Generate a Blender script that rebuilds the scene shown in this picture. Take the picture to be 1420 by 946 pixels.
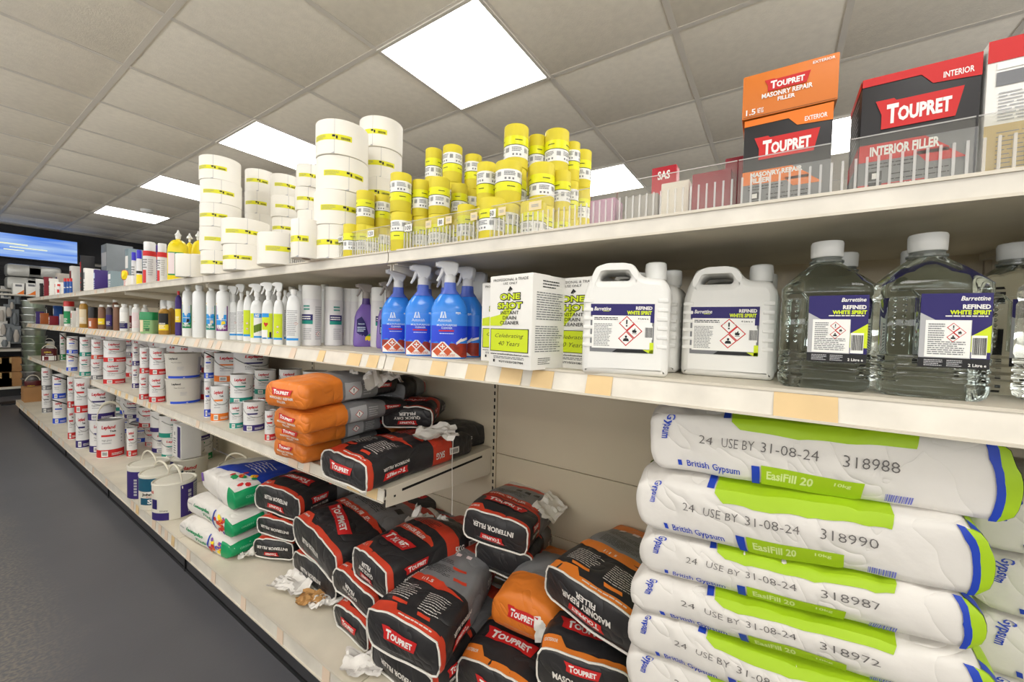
import bpy, bmesh, math, random
from mathutils import Vector, Matrix, noise
random.seed(7)
for o in list(bpy.data.objects): bpy.data.objects.remove(o)
scn = bpy.context.scene
col = scn.collection
PI = math.pi
# ---------------------------------------------------------------- camera
CAMZ = 1.11
FPX = 548.6
R = ((0.55275134, 0.01248046, -0.83325278), (-0.83296138, 0.03865905, -0.551979), (0.02532381, 0.99917452, 0.03176458))
cam_d = bpy.data.cameras.new('camera'); cam = bpy.data.objects.new('camera', cam_d); col.objects.link(cam)
cam_d.sensor_width = 36; cam_d.lens = FPX / 1420 * 36; cam_d.clip_start = 0.02
cam.matrix_world = Matrix([list(R[0]) + [0], list(R[1]) + [0], list(R[2]) + [CAMZ], [0, 0, 0, 1]])
scn.camera = cam
# ---------------------------------------------------------------- world, exposure
w = bpy.data.worlds.new('world'); scn.world = w; w.use_nodes = True
w.node_tree.nodes['Background'].inputs[0].default_value = (1, 0.96, 0.9, 1)
w.node_tree.nodes['Background'].inputs[1].default_value = 0.3
scn.view_settings.view_transform = 'Standard'; scn.view_settings.look = 'None'
scn.view_settings.gamma = 1; scn.view_settings.use_curve_mapping = False
scn.view_settings.exposure = -0.15
LIGHT_STRENGTH = 11.0
for nm, loc, rot, sx, sy, e in (('added_ceiling_fill_near', (-.5, -3.6, 1.55), (PI * .82, 0, 0), 7, .9, 150), ('added_ceiling_fill_side', (-3.0, 2.8, 1.55), (PI * .82, 0, -PI / 2), 10, .9, 210)):  # two added fill lamps, tilted up to brighten the ceiling; no windows modelled
    ld = bpy.data.lights.new(nm, 'AREA'); ld.shape = 'RECTANGLE'; ld.size = sx; ld.size_y = sy; ld.energy = e; ld.color = (.95, .97, 1)
    lo = bpy.data.objects.new(nm, ld); col.objects.link(lo); lo.location = loc; lo.rotation_euler = rot

# ---------------------------------------------------------------- helpers
def P(x, y, Z=None, X=None, Y=None):
    """where the sight line of a photograph pixel meets a real plane (a shelf deck, a wall, a shelf front)"""
    a = ((x - 710) / FPX, -(y - 473) / FPX, -1.0)
    d = [sum(R[i][k] * a[k] for k in range(3)) for i in range(3)]
    if Z is not None: t = (Z - CAMZ) / d[2]
    elif X is not None: t = X / d[0]
    else: t = Y / d[1]
    return Vector((d[0] * t, d[1] * t, CAMZ + d[2] * t))
def lin(c):
    return tuple(((v / 255) / 12.92 if v / 255 <= .04045 else ((v / 255 + .055) / 1.055) ** 2.4) for v in c)
MATS = {}
def M(name, rgb=None, rough=.5, wrinkle=0, metal=0, var=.06, scale=9, bump=0, bscale=60, emit=None, trans=0, coat=0, spec=.5, ior=1.45):
    if name in MATS: return MATS[name]
    m = bpy.data.materials.new(name); m.use_nodes = True; nt = m.node_tree; b = nt.nodes['Principled BSDF']
    c = lin(rgb or (128, 128, 128))
    b.inputs['Roughness'].default_value = rough; b.inputs['Metallic'].default_value = metal
    b.inputs['Specular IOR Level'].default_value = spec; b.inputs['Coat Weight'].default_value = coat
    b.inputs['IOR'].default_value = ior; b.inputs['Transmission Weight'].default_value = trans
    tc = nt.nodes.new('ShaderNodeTexCoord')
    if var > 0:
        n = nt.nodes.new('ShaderNodeTexNoise'); n.inputs['Scale'].default_value = scale; n.inputs['Detail'].default_value = 4
        nt.links.new(tc.outputs['Object'], n.inputs['Vector'])
        r = nt.nodes.new('ShaderNodeValToRGB')
        r.color_ramp.elements[0].position = .3; r.color_ramp.elements[1].position = .7
        r.color_ramp.elements[0].color = tuple(max(0, v * (1 - var)) for v in c) + (1,)
        r.color_ramp.elements[1].color = tuple(min(1, v * (1 + var)) for v in c) + (1,)
        nt.links.new(n.outputs['Fac'], r.inputs['Fac']); nt.links.new(r.outputs['Color'], b.inputs['Base Color'])
    else: b.inputs['Base Color'].default_value = c + (1,)
    if bump:
        n = nt.nodes.new('ShaderNodeTexNoise'); n.inputs['Scale'].default_value = bscale; n.inputs['Detail'].default_value = 5
        nt.links.new(tc.outputs['Object'], n.inputs['Vector'])
        bp = nt.nodes.new('ShaderNodeBump'); bp.inputs['Strength'].default_value = bump; bp.inputs['Distance'].default_value = .01
        nt.links.new(n.outputs['Fac'], bp.inputs['Height']); nt.links.new(bp.outputs['Normal'], b.inputs['Normal'])
        if wrinkle:
            nz = nt.nodes.new('ShaderNodeTexNoise'); nz.inputs['Scale'].default_value = 7; nz.inputs['Detail'].default_value = 2; nz.inputs['Distortion'].default_value = 1.2; nt.links.new(tc.outputs['Object'], nz.inputs['Vector'])
            ab = nt.nodes.new('ShaderNodeMath'); ab.operation = 'SUBTRACT'; ab.inputs[1].default_value = .5; nt.links.new(nz.outputs['Fac'], ab.inputs[0]); a2 = nt.nodes.new('ShaderNodeMath'); a2.operation = 'ABSOLUTE'; nt.links.new(ab.outputs[0], a2.inputs[0])
            a3 = nt.nodes.new('ShaderNodeMath'); a3.operation = 'POWER'; a3.inputs[1].default_value = .5; nt.links.new(a2.outputs[0], a3.inputs[0])
            b2 = nt.nodes.new('ShaderNodeBump'); b2.inputs['Strength'].default_value = wrinkle; b2.inputs['Distance'].default_value = .02; nt.links.new(a3.outputs[0], b2.inputs['Height']); nt.links.new(bp.outputs['Normal'], b2.inputs['Normal']); nt.links.new(b2.outputs['Normal'], b.inputs['Normal'])
    if emit:
        b.inputs['Emission Color'].default_value = lin(rgb) + (1,); b.inputs['Emission Strength'].default_value = emit
    MATS[name] = m; return m
def ink(name, rgb, rough=.55): return M(name, rgb, rough, var=0)
WHITE = ink('white_ink', (236, 234, 230)); BLACK = ink('black_ink', (22, 22, 24)); RED = ink('red_ink', (200, 34, 34))
NAVY = ink('navy_ink', (34, 24, 98)); LIME = ink('lime_ink', (205, 222, 30)); ORANGE = ink('orange_ink', (232, 120, 28))
GREY = ink('grey_ink', (120, 121, 124)); LGREY = ink('light_grey_ink', (176, 176, 178)); BLUE = ink('blue_ink', (30, 74, 200))
PAPER = ink('paper_label', (240, 239, 234), .45); CREAM = ink('cream_label', (232, 214, 178), .6); PURPLE = ink('purple_ink', (52, 36, 110))
TEAL = ink('teal_ink', (20, 140, 125)); GREEN = ink('green_ink', (20, 140, 80)); YELLOW = ink('yellow_ink', (246, 216, 40))
SKY = ink('sky_ink', (40, 150, 225)); MAROON = ink('maroon_ink', (112, 28, 34)); PINK = ink('pale_pink_ink', (232, 214, 214))
def glassy(name, rgb=(255, 255, 255), t=.88, rough=.05):
    if name in MATS: return MATS[name]
    m = bpy.data.materials.new(name); m.use_nodes = True; nt = m.node_tree; nt.nodes.clear()
    o = nt.nodes.new('ShaderNodeOutputMaterial'); a = nt.nodes.new('ShaderNodeBsdfTransparent'); g = nt.nodes.new('ShaderNodeBsdfGlossy')
    mx = nt.nodes.new('ShaderNodeMixShader'); fr = nt.nodes.new('ShaderNodeLayerWeight'); fr.inputs['Blend'].default_value = .12
    ad = nt.nodes.new('ShaderNodeMath'); ad.operation = 'ADD'; ad.inputs[1].default_value = 1 - t; ad.use_clamp = True
    a.inputs['Color'].default_value = lin(rgb) + (1,); g.inputs['Roughness'].default_value = rough
    nt.links.new(fr.outputs['Fresnel'], ad.inputs[0]); nt.links.new(ad.outputs[0], mx.inputs[0]); nt.links.new(a.outputs[0], mx.inputs[1]); nt.links.new(g.outputs[0], mx.inputs[2])
    nt.links.new(mx.outputs[0], o.inputs['Surface']); MATS[name] = m; return m

class MB:
    """collects shapes and links them as ONE mesh object"""
    def __init__(s): s.v = []; s.f = []; s.mi = []; s.mats = []
    def _m(s, m):
        if m not in s.mats: s.mats.append(m)
        return s.mats.index(m)
    def add(s, vs, fs, m=None):
        b = len(s.v); s.v += [tuple(v) for v in vs]; k = s._m(m)
        for f in fs: s.f.append(tuple(b + i for i in f)); s.mi.append(k)
        return s
    def box(s, a, b, m, bev=0, mt=None):
        (x0, y0, z0), (x1, y1, z1) = a, b
        if bev > 0:
            bm = bmesh.new(); bmesh.ops.create_cube(bm, size=1)
            for v in bm.verts: v.co = Vector((x0 + (v.co.x + .5) * (x1 - x0), y0 + (v.co.y + .5) * (y1 - y0), z0 + (v.co.z + .5) * (z1 - z0)))
            bmesh.ops.bevel(bm, geom=bm.edges[:], offset=bev, segments=2, affect='EDGES', profile=.6)
            bm.verts.index_update(); vs = [v.co.copy() for v in bm.verts]; fs = [[v.index for v in f.verts] for f in bm.faces]; bm.free()
        else:
            vs = [Vector(c) for c in ((x0, y0, z0), (x1, y0, z0), (x1, y1, z0), (x0, y1, z0), (x0, y0, z1), (x1, y0, z1), (x1, y1, z1), (x0, y1, z1))]
            fs = [(0, 3, 2, 1), (4, 5, 6, 7), (0, 1, 5, 4), (1, 2, 6, 5), (2, 3, 7, 6), (3, 0, 4, 7)]
        if mt: vs = [mt @ v for v in vs]
        return s.add(vs, fs, m)
    def lathe(s, prof, m, n=24, shape=None, cx=0, cy=0, cap=True, mt=None):
        vs = []; fs = []
        for k, (r, z) in enumerate(prof):
            for i in range(n):
                a = 2 * PI * i / n
                x, y = shape(a, r, z) if shape else (r * math.cos(a), r * math.sin(a))
                v = Vector((cx + x, cy + y, z)); vs.append(mt @ v if mt else v)
        for k in range(len(prof) - 1):
            for i in range(n):
                j = (i + 1) % n; fs.append((k * n + i, k * n + j, (k + 1) * n + j, (k + 1) * n + i))
        if cap:
            fs.append(tuple(reversed(range(n)))); fs.append(tuple((len(prof) - 1) * n + i for i in range(n)))
        return s.add(vs, fs, m)
    def tube(s, pts, r, m, n=8, closed=False):
        pts = [Vector(p) for p in pts]; N = len(pts); vs = []; fs = []
        up = Vector((0.12, 0.07, 1)).normalized()
        for k, p in enumerate(pts):
            if closed: t = pts[(k + 1) % N] - pts[k - 1]
            else: t = pts[min(k + 1, N - 1)] - pts[max(k - 1, 0)]
            t.normalize(); a = t.cross(up)
            if a.length < 1e-3: a = t.cross(Vector((1, 0, 0)))
            a.normalize(); b = t.cross(a)
            rr = r[k] if isinstance(r, (list, tuple)) else r
            for i in range(n):
                q = 2 * PI * i / n; vs.append(p + a * rr * math.cos(q) + b * rr * math.sin(q))
        for k in range(N if closed else N - 1):
            k2 = (k + 1) % N
            for i in range(n):
                j = (i + 1) % n; fs.append((k * n + i, k * n + j, k2 * n + j, k2 * n + i))
        if not closed: fs += [tuple(range(n)), tuple(reversed([(N - 1) * n + i for i in range(n)]))]
        return s.add(vs, fs, m)
    def prism(s, pts, a, b, m, axis='y', mt=None):
        """polygon in two axes, extruded from a to b along the third"""
        def q(u, v, w):
            c = Vector({'y': (u, w, v), 'x': (w, u, v), 'z': (u, v, w)}[axis]); return mt @ c if mt else c
        n = len(pts); vs = [q(u, v, a) for u, v in pts] + [q(u, v, b) for u, v in pts]
        fs = [tuple(range(n)), tuple(range(2 * n - 1, n - 1, -1))] + [(i, n + i, n + (i + 1) % n, (i + 1) % n) for i in range(n)]
        return s.add(vs, fs, m)
    def build(s, name, parent=None, smooth=35, loc=None, rot=None, kind=None):
        me = bpy.data.meshes.new(name); me.from_pydata(s.v, [], s.f)
        for m in s.mats: me.materials.append(m)
        me.polygons.foreach_set('material_index', s.mi); me.validate()
        bm = bmesh.new(); bm.from_mesh(me); bmesh.ops.recalc_face_normals(bm, faces=bm.faces[:]); bm.to_mesh(me); bm.free()
        if smooth:
            me.polygons.foreach_set('use_smooth', [True] * len(me.polygons)); me.set_sharp_from_angle(angle=math.radians(smooth))
        o = bpy.data.objects.new(name, me); col.objects.link(o)
        if parent: o.parent = parent
        if loc is not None: o.location = loc
        if rot is not None: o.rotation_euler = rot
        if kind: o['kind'] = kind
        return o

def tag(o, label=None, cat=None, group=None, kind=None):
    if label: o['label'] = label
    if cat: o['category'] = cat
    if group: o['group'] = group
    if kind: o['kind'] = kind
    return o
def thing(name, loc=(0, 0, 0), rz=0, label=None, cat=None, group=None, rot=None):
    o = bpy.data.objects.new(name, None); col.objects.link(o); o.empty_display_size = .05
    o.location = loc; o.rotation_euler = rot or (0, 0, rz); return tag(o, label, cat, group)
def dup(o, loc, rz=None, label=None, group=None, rot=None, parent=None, scale=None):
    c = o.copy(); col.objects.link(c); c.parent = parent
    if parent is None:
        c.location = loc
        if rz is not None: c.rotation_euler = (0, 0, rz)
        if rot: c.rotation_euler = rot
        if scale: c.scale = scale
        if label: c['label'] = label
        if group: c['group'] = group
    for ch in o.children: dup(ch, None, parent=c)
    return c

# flat print: text, blocks of colour and small rules, laid on a surface through a map
TXT = {}
def text_geo(st, bold, ital):
    k = (st, bold, ital)
    if k not in TXT:
        cu = bpy.data.curves.new('t', 'FONT'); cu.body = st; cu.size = 1; cu.resolution_u = 2; cu.offset = bold; cu.shear = ital; cu.fill_mode = 'FRONT'
        cu.dimensions = '2D'
        ob = bpy.data.objects.new('t', cu); me = bpy.data.meshes.new_from_object(ob)
        vs = [v.co.copy() for v in me.vertices]; fs = [tuple(p.vertices) for p in me.polygons]
        bpy.data.objects.remove(ob); bpy.data.curves.remove(cu); bpy.data.meshes.remove(me)
        x0 = min(v.x for v in vs); x1 = max(v.x for v in vs); y0 = min(v.y for v in vs); y1 = max(v.y for v in vs)
        TXT[k] = ([((v.x - x0) / (x1 - x0) - .5, (v.y - y0) / (y1 - y0) - .5) for v in vs], fs)
    return TXT[k]
class Dec:
    def __init__(s): s.v = []; s.f = []; s.m = []
    def poly(s, pts, mat, l=0):
        b = len(s.v); s.v += [(x, y, l) for x, y in pts]; s.f.append(tuple(range(b, b + len(pts)))); s.m.append(mat); return s
    def rect(s, x0, y0, x1, y1, mat, l=0): return s.poly([(x0, y0), (x1, y0), (x1, y1), (x0, y1)], mat, l)
    def text(s, st, cx, cy, w, h, mat, l=3, rot=0, bold=.02, ital=0):
        vs, fs = text_geo(st, bold, ital); b = len(s.v); c, n = math.cos(rot), math.sin(rot)
        for x, y in vs: s.v.append((cx + x * w * c - y * h * n, cy + x * w * n + y * h * c, l))
        for f in fs: s.f.append(tuple(b + i for i in f)); s.m.append(mat)
        return s
    def lines(s, x0, y0, x1, y1, n, mat, l=2, fill=.5, seed=1, horiz=True):
        rnd = random.Random(seed); H = (y1 - y0) / n
        for i in range(n):
            y = y1 - (i + .75) * H; x = x0; xe = x1 - rnd.random() * .25 * (x1 - x0)
            while x < xe:
                wd = (x1 - x0) * (.06 + .12 * rnd.random()); xr = min(x + wd, xe)
                s.rect(x, y, xr, y + H * fill, mat, l); x = xr + (x1 - x0) * .02
        return s
    def barcode(s, x0, y0, x1, y1, l=2, mat=None, bg=None, vert=False):
        rnd = random.Random(3)
        if bg: s.rect(x0, y0, x1, y1, bg, l - 1)
        a, b = (y0, y1) if vert else (x0, x1); d = (b - a); t = a + d * .06
        while t < b - d * .06:
            wd = d * rnd.choice((.02, .035, .05))
            if vert: s.rect(x0 + (x1 - x0) * .1, t, x1 - (x1 - x0) * .1, min(t + wd, b), mat or BLACK, l)
            else: s.rect(t, y0 + (y1 - y0) * .15, min(t + wd, b), y1 - (y1 - y0) * .1, mat or BLACK, l)
            t += wd + d * rnd.choice((.025, .04))
        return s
    def diamond(s, cx, cy, r, kind, l=3):
        s.poly([(cx - r, cy), (cx, cy - r), (cx + r, cy), (cx, cy + r)], RED, l)
        q = r * .84; s.poly([(cx - q, cy), (cx, cy - q), (cx + q, cy), (cx, cy + q)], PAPER, l + 1)
        if kind == '!': s.rect(cx - r * .09, cy - r * .1, cx + r * .09, cy + r * .48, BLACK, l + 2); s.rect(cx - r * .1, cy - r * .42, cx + r * .1, cy - r * .22, BLACK, l + 2)
        elif kind == 'flame':
            s.poly([(cx - r * .22, cy - r * .22), (cx + r * .22, cy - r * .22), (cx + r * .3, cy + r * .05), (cx + r * .14, cy + r * .1), (cx + r * .1, cy + r * .42), (cx - r * .08, cy + r * .12), (cx - r * .16, cy + r * .22), (cx - r * .3, cy)], BLACK, l + 2)
            s.rect(cx - r * .28, cy - r * .36, cx + r * .28, cy - r * .3, BLACK, l + 2)
        else:
            s.poly([(cx - r * .4, cy - r * .35), (cx + r * .4, cy - r * .35), (cx + r * .3, cy - r * .02), (cx + r * .1, cy + r * .06), (cx - r * .1, cy + r * .06), (cx - r * .3, cy - r * .02)], BLACK, l + 2)
            s.poly([(cx + r * .15 * math.cos(a * PI / 4), cy + r * .24 + r * .17 * math.sin(a * PI / 4)) for a in range(8)], BLACK, l + 2)
        return s
    def build(s, name, parent, fn, grid=None, base=.0005, step=.00025, label=None):
        me = bpy.data.meshes.new(name)
        me.from_pydata(s.v, [], s.f)
        mats = []
        for m in s.m:
            if m not in mats: mats.append(m)
        for m in mats: me.materials.append(m)
        me.polygons.foreach_set('material_index', [mats.index(m) for m in s.m])
        if grid:
            bm = bmesh.new(); bm.from_mesh(me)
            gx, gy = grid if isinstance(grid, tuple) else (grid, grid)
            xs = [v[0] for v in s.v]; ys = [v[1] for v in s.v]
            for lo, hi, g, nrm, ax in ((min(xs), max(xs), gx, (1, 0, 0), 0), (min(ys), max(ys), gy, (0, 1, 0), 1)):
                if not g: continue
                k = math.floor(lo / g) + 1
                while k * g < hi:
                    co = [0, 0, 0]; co[ax] = k * g
                    bmesh.ops.bisect_plane(bm, geom=bm.verts[:] + bm.edges[:] + bm.faces[:], dist=1e-7, plane_co=co, plane_no=nrm); k += 1
            bm.to_mesh(me); bm.free()
        for v in me.vertices: v.co = fn(v.co.x, v.co.y, base + step * v.co.z)
        me.update()
        if grid: me.polygons.foreach_set('use_smooth', [True] * len(me.polygons))
        o = bpy.data.objects.new(name, me); col.objects.link(o); o.parent = parent
        if label: o['label'] = label
        return o
def on_front(y0): return lambda u, v, e: Vector((u, y0 - e, v))          # flat face towards -Y
def on_right(x0): return lambda u, v, e: Vector((x0 + e, u, v))          # flat face towards +X, u runs along +Y
def on_left(x0): return lambda u, v, e: Vector((x0 - e, -u, v))
def on_cyl(r, k=None):
    """u is arc length from the front (-Y), v height; k(v) scales the radius"""
    def fn(u, v, e):
        a = u / r; q = (r * (k(v) if k else 1)) + e
        return Vector((q * math.sin(a), -q * math.cos(a), v))
    return fn
FACE = -PI / 2          # a thing that looks out of the shelf into the aisle

# ---------------------------------------------------------------- the setting
ZT, ZM, ZL, ZB, ZC = 1.3105, 1.028, .652, .153, 2.398
XS, XB, XBK = .718, .626, 1.225            # shelf fronts, base front, back panel
Y0, BAY = .885, 1.256
M('shelf_cream', (212, 204, 188), .42, var=.05, scale=3, bump=.06, bscale=25)
M('deck_worn', (218, 210, 192), .5, var=.09, scale=6, bump=.05)
M('back_cream', (206, 194, 170), .6, var=.04, scale=2)
M('strip_white', (222, 216, 204), .35, var=.1, scale=14)
M('black_plastic', (24, 24, 26), .45); M('dark_slot', (16, 14, 12), .8, var=0)
M('tile_white', (243, 236, 222), .85, var=.035, scale=30, bump=.15, bscale=180)
M('runner', (222, 216, 206), .5, var=.02); M('wall_paint', (205, 200, 190), .8); M('dark_wall', (30, 30, 34), .6)
M('diffuser', (255, 253, 250), .5, var=0, emit=LIGHT_STRENGTH)
M('kick_grey', (62, 62, 66), .5, var=.1)

def floor():
    mb = MB(); m = M('floor_vinyl', (92, 92, 96), .38, var=.1, scale=1.4, bump=.04, bscale=90)
    nt = m.node_tree; b = nt.nodes['Principled BSDF']
    # worn lighter track along the aisle: its own stain shape
    tc = nt.nodes.new('ShaderNodeTexCoord'); sp = nt.nodes.new('ShaderNodeSeparateXYZ'); nt.links.new(tc.outputs['Object'], sp.inputs[0])
    n = nt.nodes.new('ShaderNodeTexNoise'); n.inputs['Scale'].default_value = 1.6; n.inputs['Detail'].default_value = 9; n.inputs['Roughness'].default_value = .75
    nt.links.new(tc.outputs['Object'], n.inputs['Vector'])
    mm = nt.nodes.new('ShaderNodeMath'); mm.operation = 'MULTIPLY_ADD'; mm.inputs[1].default_value = .45; nt.links.new(n.outputs['Fac'], mm.inputs[0]); nt.links.new(sp.outputs['X'], mm.inputs[2])
    rp = nt.nodes.new('ShaderNodeValToRGB'); rp.color_ramp.elements[0].position = .36; rp.color_ramp.elements[0].color = (1, 1, 1, 1); rp.color_ramp.elements[1].position = .54; rp.color_ramp.elements[1].color = (0, 0, 0, 1)
    nt.links.new(mm.outputs[0], rp.inputs[0])
    n2 = nt.nodes.new('ShaderNodeTexNoise'); n2.inputs['Scale'].default_value = 90; n2.inputs['Detail'].default_value = 3; nt.links.new(tc.outputs['Object'], n2.inputs['Vector'])
    r2 = nt.nodes.new('ShaderNodeValToRGB'); r2.color_ramp.elements[0].position = .42; r2.color_ramp.elements[1].position = .62; nt.links.new(n2.outputs['Fac'], r2.inputs[0])
    mu = nt.nodes.new('ShaderNodeMath'); mu.operation = 'MULTIPLY'; nt.links.new(rp.outputs[0], mu.inputs[0]); nt.links.new(r2.outputs[0], mu.inputs[1])
    mx = nt.nodes.new('ShaderNodeMix'); mx.data_type = 'RGBA'; nt.links.new(mu.outputs[0], mx.inputs['Factor'])
    src = b.inputs['Base Color'].links[0].from_socket; nt.links.new(src, mx.inputs['A']); mx.inputs['B'].default_value = lin((128, 122, 112)) + (1,)
    nt.links.new(mx.outputs['Result'], b.inputs['Base Color'])
    mb.box((-4, -4.5, -.05), (5.5, 9.3, 0), m); return tag(mb.build('floor', smooth=0), 'dark grey vinyl shop floor with a worn lighter track along the aisle', kind='structure')
floor()
for nm, a, b in (('wall_far', (-4, 9.2, 0), (5.5, 9.3, ZC + .1)), ('wall_near', (-4, -4.6, 0), (5.5, -4.5, ZC + .1)),
                 ('wall_left', (-4.1, -4.5, 0), (-4, 9.3, ZC + .1)), ('wall_right', (5.5, -4.5, 0), (5.6, 9.3, ZC + .1))):
    MB().box(a, b, MATS['wall_paint']).build(nm, smooth=0, kind='structure')
# ceiling: slab, lay-in tiles, grid of tees, light panels
ceil = MB().box((-4, -4.5, ZC + .1), (5.5, 9.3, ZC + .14), MATS['wall_paint']).build('ceiling', smooth=0, kind='structure')
CX, CY = .6096, 2.2038
LIGHTS = [(i, j) for i in (-2, 1, 4) for j in (-8, -5, -2, 1, 4, 7)]
LIGHTS.remove((-2, 7))
tile_me = None
for i in range(-7, 8):
    for j in range(-11, 12):
        if (i, j) in LIGHTS: continue
        if tile_me is None:
            t = MB().box((.006, .006, -.004), (.594, .594, .012), MATS['tile_white'], bev=.003).build('ceiling_tile', ceil); tile_me = t.data
        else: t = bpy.data.objects.new('ceiling_tile', tile_me); col.objects.link(t); t.parent = ceil
        t.location = (CX + .6 * i, CY + .6 * j, ZC + .0065 + random.uniform(-.0005, .0005))
for i in range(-7, 9):
    x = CX + .6 * i; MB().box((x - .012, -4.5, ZC - .0), (x + .012, 9.2, ZC + .002), MATS['runner']).box((x - .003, -4.5, ZC + .001), (x + .003, 9.2, ZC + .04), MATS['runner']).build('ceiling_runner', ceil, 0)
for j in range(-11, 13):
    y = CY + .6 * j; MB().box((-4, y - .012, ZC + .0003), (5.5, y + .012, ZC + .002), MATS['runner']).build('ceiling_tee', ceil, 0)
for i, j in LIGHTS:
    seen = i in (1, 4)
    t = thing('ceiling_light', (CX + .6 * i + .3, CY + .6 * j + .3, ZC), 0, None, 'light')
    MB().box((-.3, -.3, -.006), (.3, -.285, .03), MATS['runner']).box((-.3, .285, -.006), (.3, .3, .03), MATS['runner']).box((-.3, -.285, -.006), (-.285, .285, .03), MATS['runner']).box((.285, -.285, -.006), (.3, .285, .03), MATS['runner']).build('frame', t, 0)
    MB().box((-.285, -.285, -.003), (.285, .285, .02), MATS['diffuser']).build('diffuser', t, 0)
    t['group'] = 'square LED ceiling panels'
    t['label'] = {(1, -2): 'largest glowing square ceiling panel, above the yellow rolls', (1, 1): 'glowing ceiling panel just left of the tall white roll stack', (1, 4): 'third nearest glowing ceiling panel in the aisle row', (1, 7): 'farthest glowing ceiling panel near the wall screen',
                  (4, -2): 'glowing ceiling panel just right of the yellow rolls', (4, -5): 'glowing ceiling panel between the orange and black filler boxes'}.get((i, j), 'square glowing LED ceiling panel out of the picture')

# ---------------------------------------------------------------- gondola shelving, one thing per bay
def ticket(par, y, w, zt, zb, xt, xb, m):
    """a paper price ticket in the sloping strip"""
    vs = [(xt, y - w / 2, zt), (xt, y + w / 2, zt), (xb, y + w / 2, zb), (xb, y - w / 2, zb)]
    mb = MB(); mb.add([Vector(v) + Vector((-.0012, 0, 0)) for v in vs] + [Vector(v) for v in vs], [(0, 1, 2, 3), (7, 6, 5, 4), (0, 4, 5, 1), (1, 5, 6, 2), (2, 6, 7, 3), (3, 7, 4, 0)], m)
    return mb.build('price_ticket', par, 0)
M('ticket_buff', (226, 196, 146), .6, var=.08); M('ticket_pink', (228, 206, 184), .6, var=.08)
def shelf(par, y0, y1, z, xf, lip, tickets, slope=.006, name='shelf', endbr=True):
    mb = MB(); c = MATS['shelf_cream']; g = .002
    a, b = y0 + g, y1 - g
    mb.box((xf, a, z - .022), (XBK - .005, b, z), MATS['deck_worn'])
    mb.box((xf, a, z - .03), (xf + .012, b, z - .001), c)
    mb.box((xf + .012, a, z - .035), (XBK, a + .02, z - .02), c); mb.box((xf + .012, b - .02, z - .035), (XBK, b, z - .02), c)
    o = mb.build(name, par, 0)
    st = MB(); st.prism([(xf, z + .001), (xf - .003, z + .001), (xf - .003 - slope, z - lip), (xf - slope, z - lip)], a, b, MATS['strip_white'])
    st.prism([(xf, z + .0025), (xf - .006, z + .0025), (xf - .006, z - .002), (xf, z - .002)], a, b, c)
    st.prism([(xf - slope + .001, z - lip + .003), (xf - slope - .006, z - lip + .003), (xf - slope - .006, z - lip - .001), (xf - slope + .001, z - lip - .001)], a, b, c)
    # prism axis: polygon is (x, z), extruded along y
    st.build('ticket_strip', o, 0)
    for y, w, m in tickets: ticket(o, y, w, z - .003, z - lip + .003, xf - .004, xf - .004 - slope, MATS[m])
    if endbr:
        for y in (a + .002, b - .005):
            MB().prism([(xf + .01, z - .022), (xf + .01, z - .05), (XBK - .01, z - .1), (XBK - .01, z - .022)], y, y + .003, c).build('bracket', o, 0)
    return o
rt = random.Random(5)
def ftick(y0, y1, dens):
    out = []; y = y0 + .05
    while y < y1 - .06:
        if rt.random() < dens: out.append((y, rt.choice((.035, .045, .06)), rt.choice(('ticket_buff', 'ticket_pink', 'ticket_pink'))))
        y += .085
    return out
for k in range(-1, 6):
    ya, yb = Y0 + BAY * (k - 1), Y0 + BAY * k       # bay k ends at joint k
    t = thing('shelving_bay', (0, 0, 0), 0, None, 'shelving', 'bays of the cream shop shelving')
    t['label'] = ['part bay of shelving at the right edge of the picture', 'nearest cream shelving bay, without a lower shelf, holding the white powder sacks', 'shelving bay with the orange and black filler sacks', 'shelving bay with the paint tubs below the white rolls',
                  'fourth shelving bay from the right, white paint tins below', 'fifth shelving bay from the right, by the wood stain tubs', 'farthest shelving bay next to the wall display'][k + 1]
    tk = {0: [(P(x, y, X=XS).y, w, 'ticket_buff') for x, y, w in ((833, 540, .05), (1115, 565, .075), (560, 505, .055), (612, 510, .05), (664, 516, .055), (712, 522, .055), (755, 526, .05))]}
    shelf(t, ya, yb, ZT, XS, .03, [] if k < 3 else ftick(ya, yb, .2), .0, 'shelf')
    shelf(t, ya, yb, ZM, XS, .04, tk.get(k, ftick(ya, yb, .75)), .012, 'shelf')
    if k >= 1: shelf(t, ya, yb, ZL, XS, .036, ftick(ya, yb, .35), .004, 'shelf')
    bs = shelf(t, ya, yb, ZB, XB, .05, ftick(ya, yb, .5) if k != 1 else [(Y0 + BAY * .2 * q + .12, .035, 'ticket_pink') for q in range(5)], .002, 'base_shelf', False)
    MB().box((XB + .025, ya + .001, 0), (XB + .04, yb - .001, ZB - .022), MATS['kick_grey']).box((XB + .02, ya, 0), (XB + .025, yb, .012), MATS['black_plastic']).build('plinth', t, 0)
    MB().box((XB + .018, yb - .012, 0), (XB + .024, yb + .0, ZB - .03), MATS['black_plastic']).build('foot', t, 0)
    zz = [ZB, .39, .632, .99, ZT + .02]
    for q in range(4): MB().box((XBK, ya + .016, zz[q] + .0015), (XBK + .012, yb - .016, zz[q + 1] - .0015), MATS['back_cream'], bev=.001).build('back_panel', t, 0)
    up = MB().box((XBK - .006, yb - .015, ZB), (XBK + .03, yb + .015, ZT + .03), MATS['back_cream']).build('upright', t, 0)
    sl = MB()
    for q in range(44):
        z = ZB + .02 + q * .0262
        for dy in (-.006,): sl.box((XBK - .0072, yb + dy - .0025, z), (XBK - .0055, yb + dy + .0035, z + .014), MATS['dark_slot'])
    sl.build('slots', up, 0, kind='stuff')
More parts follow.
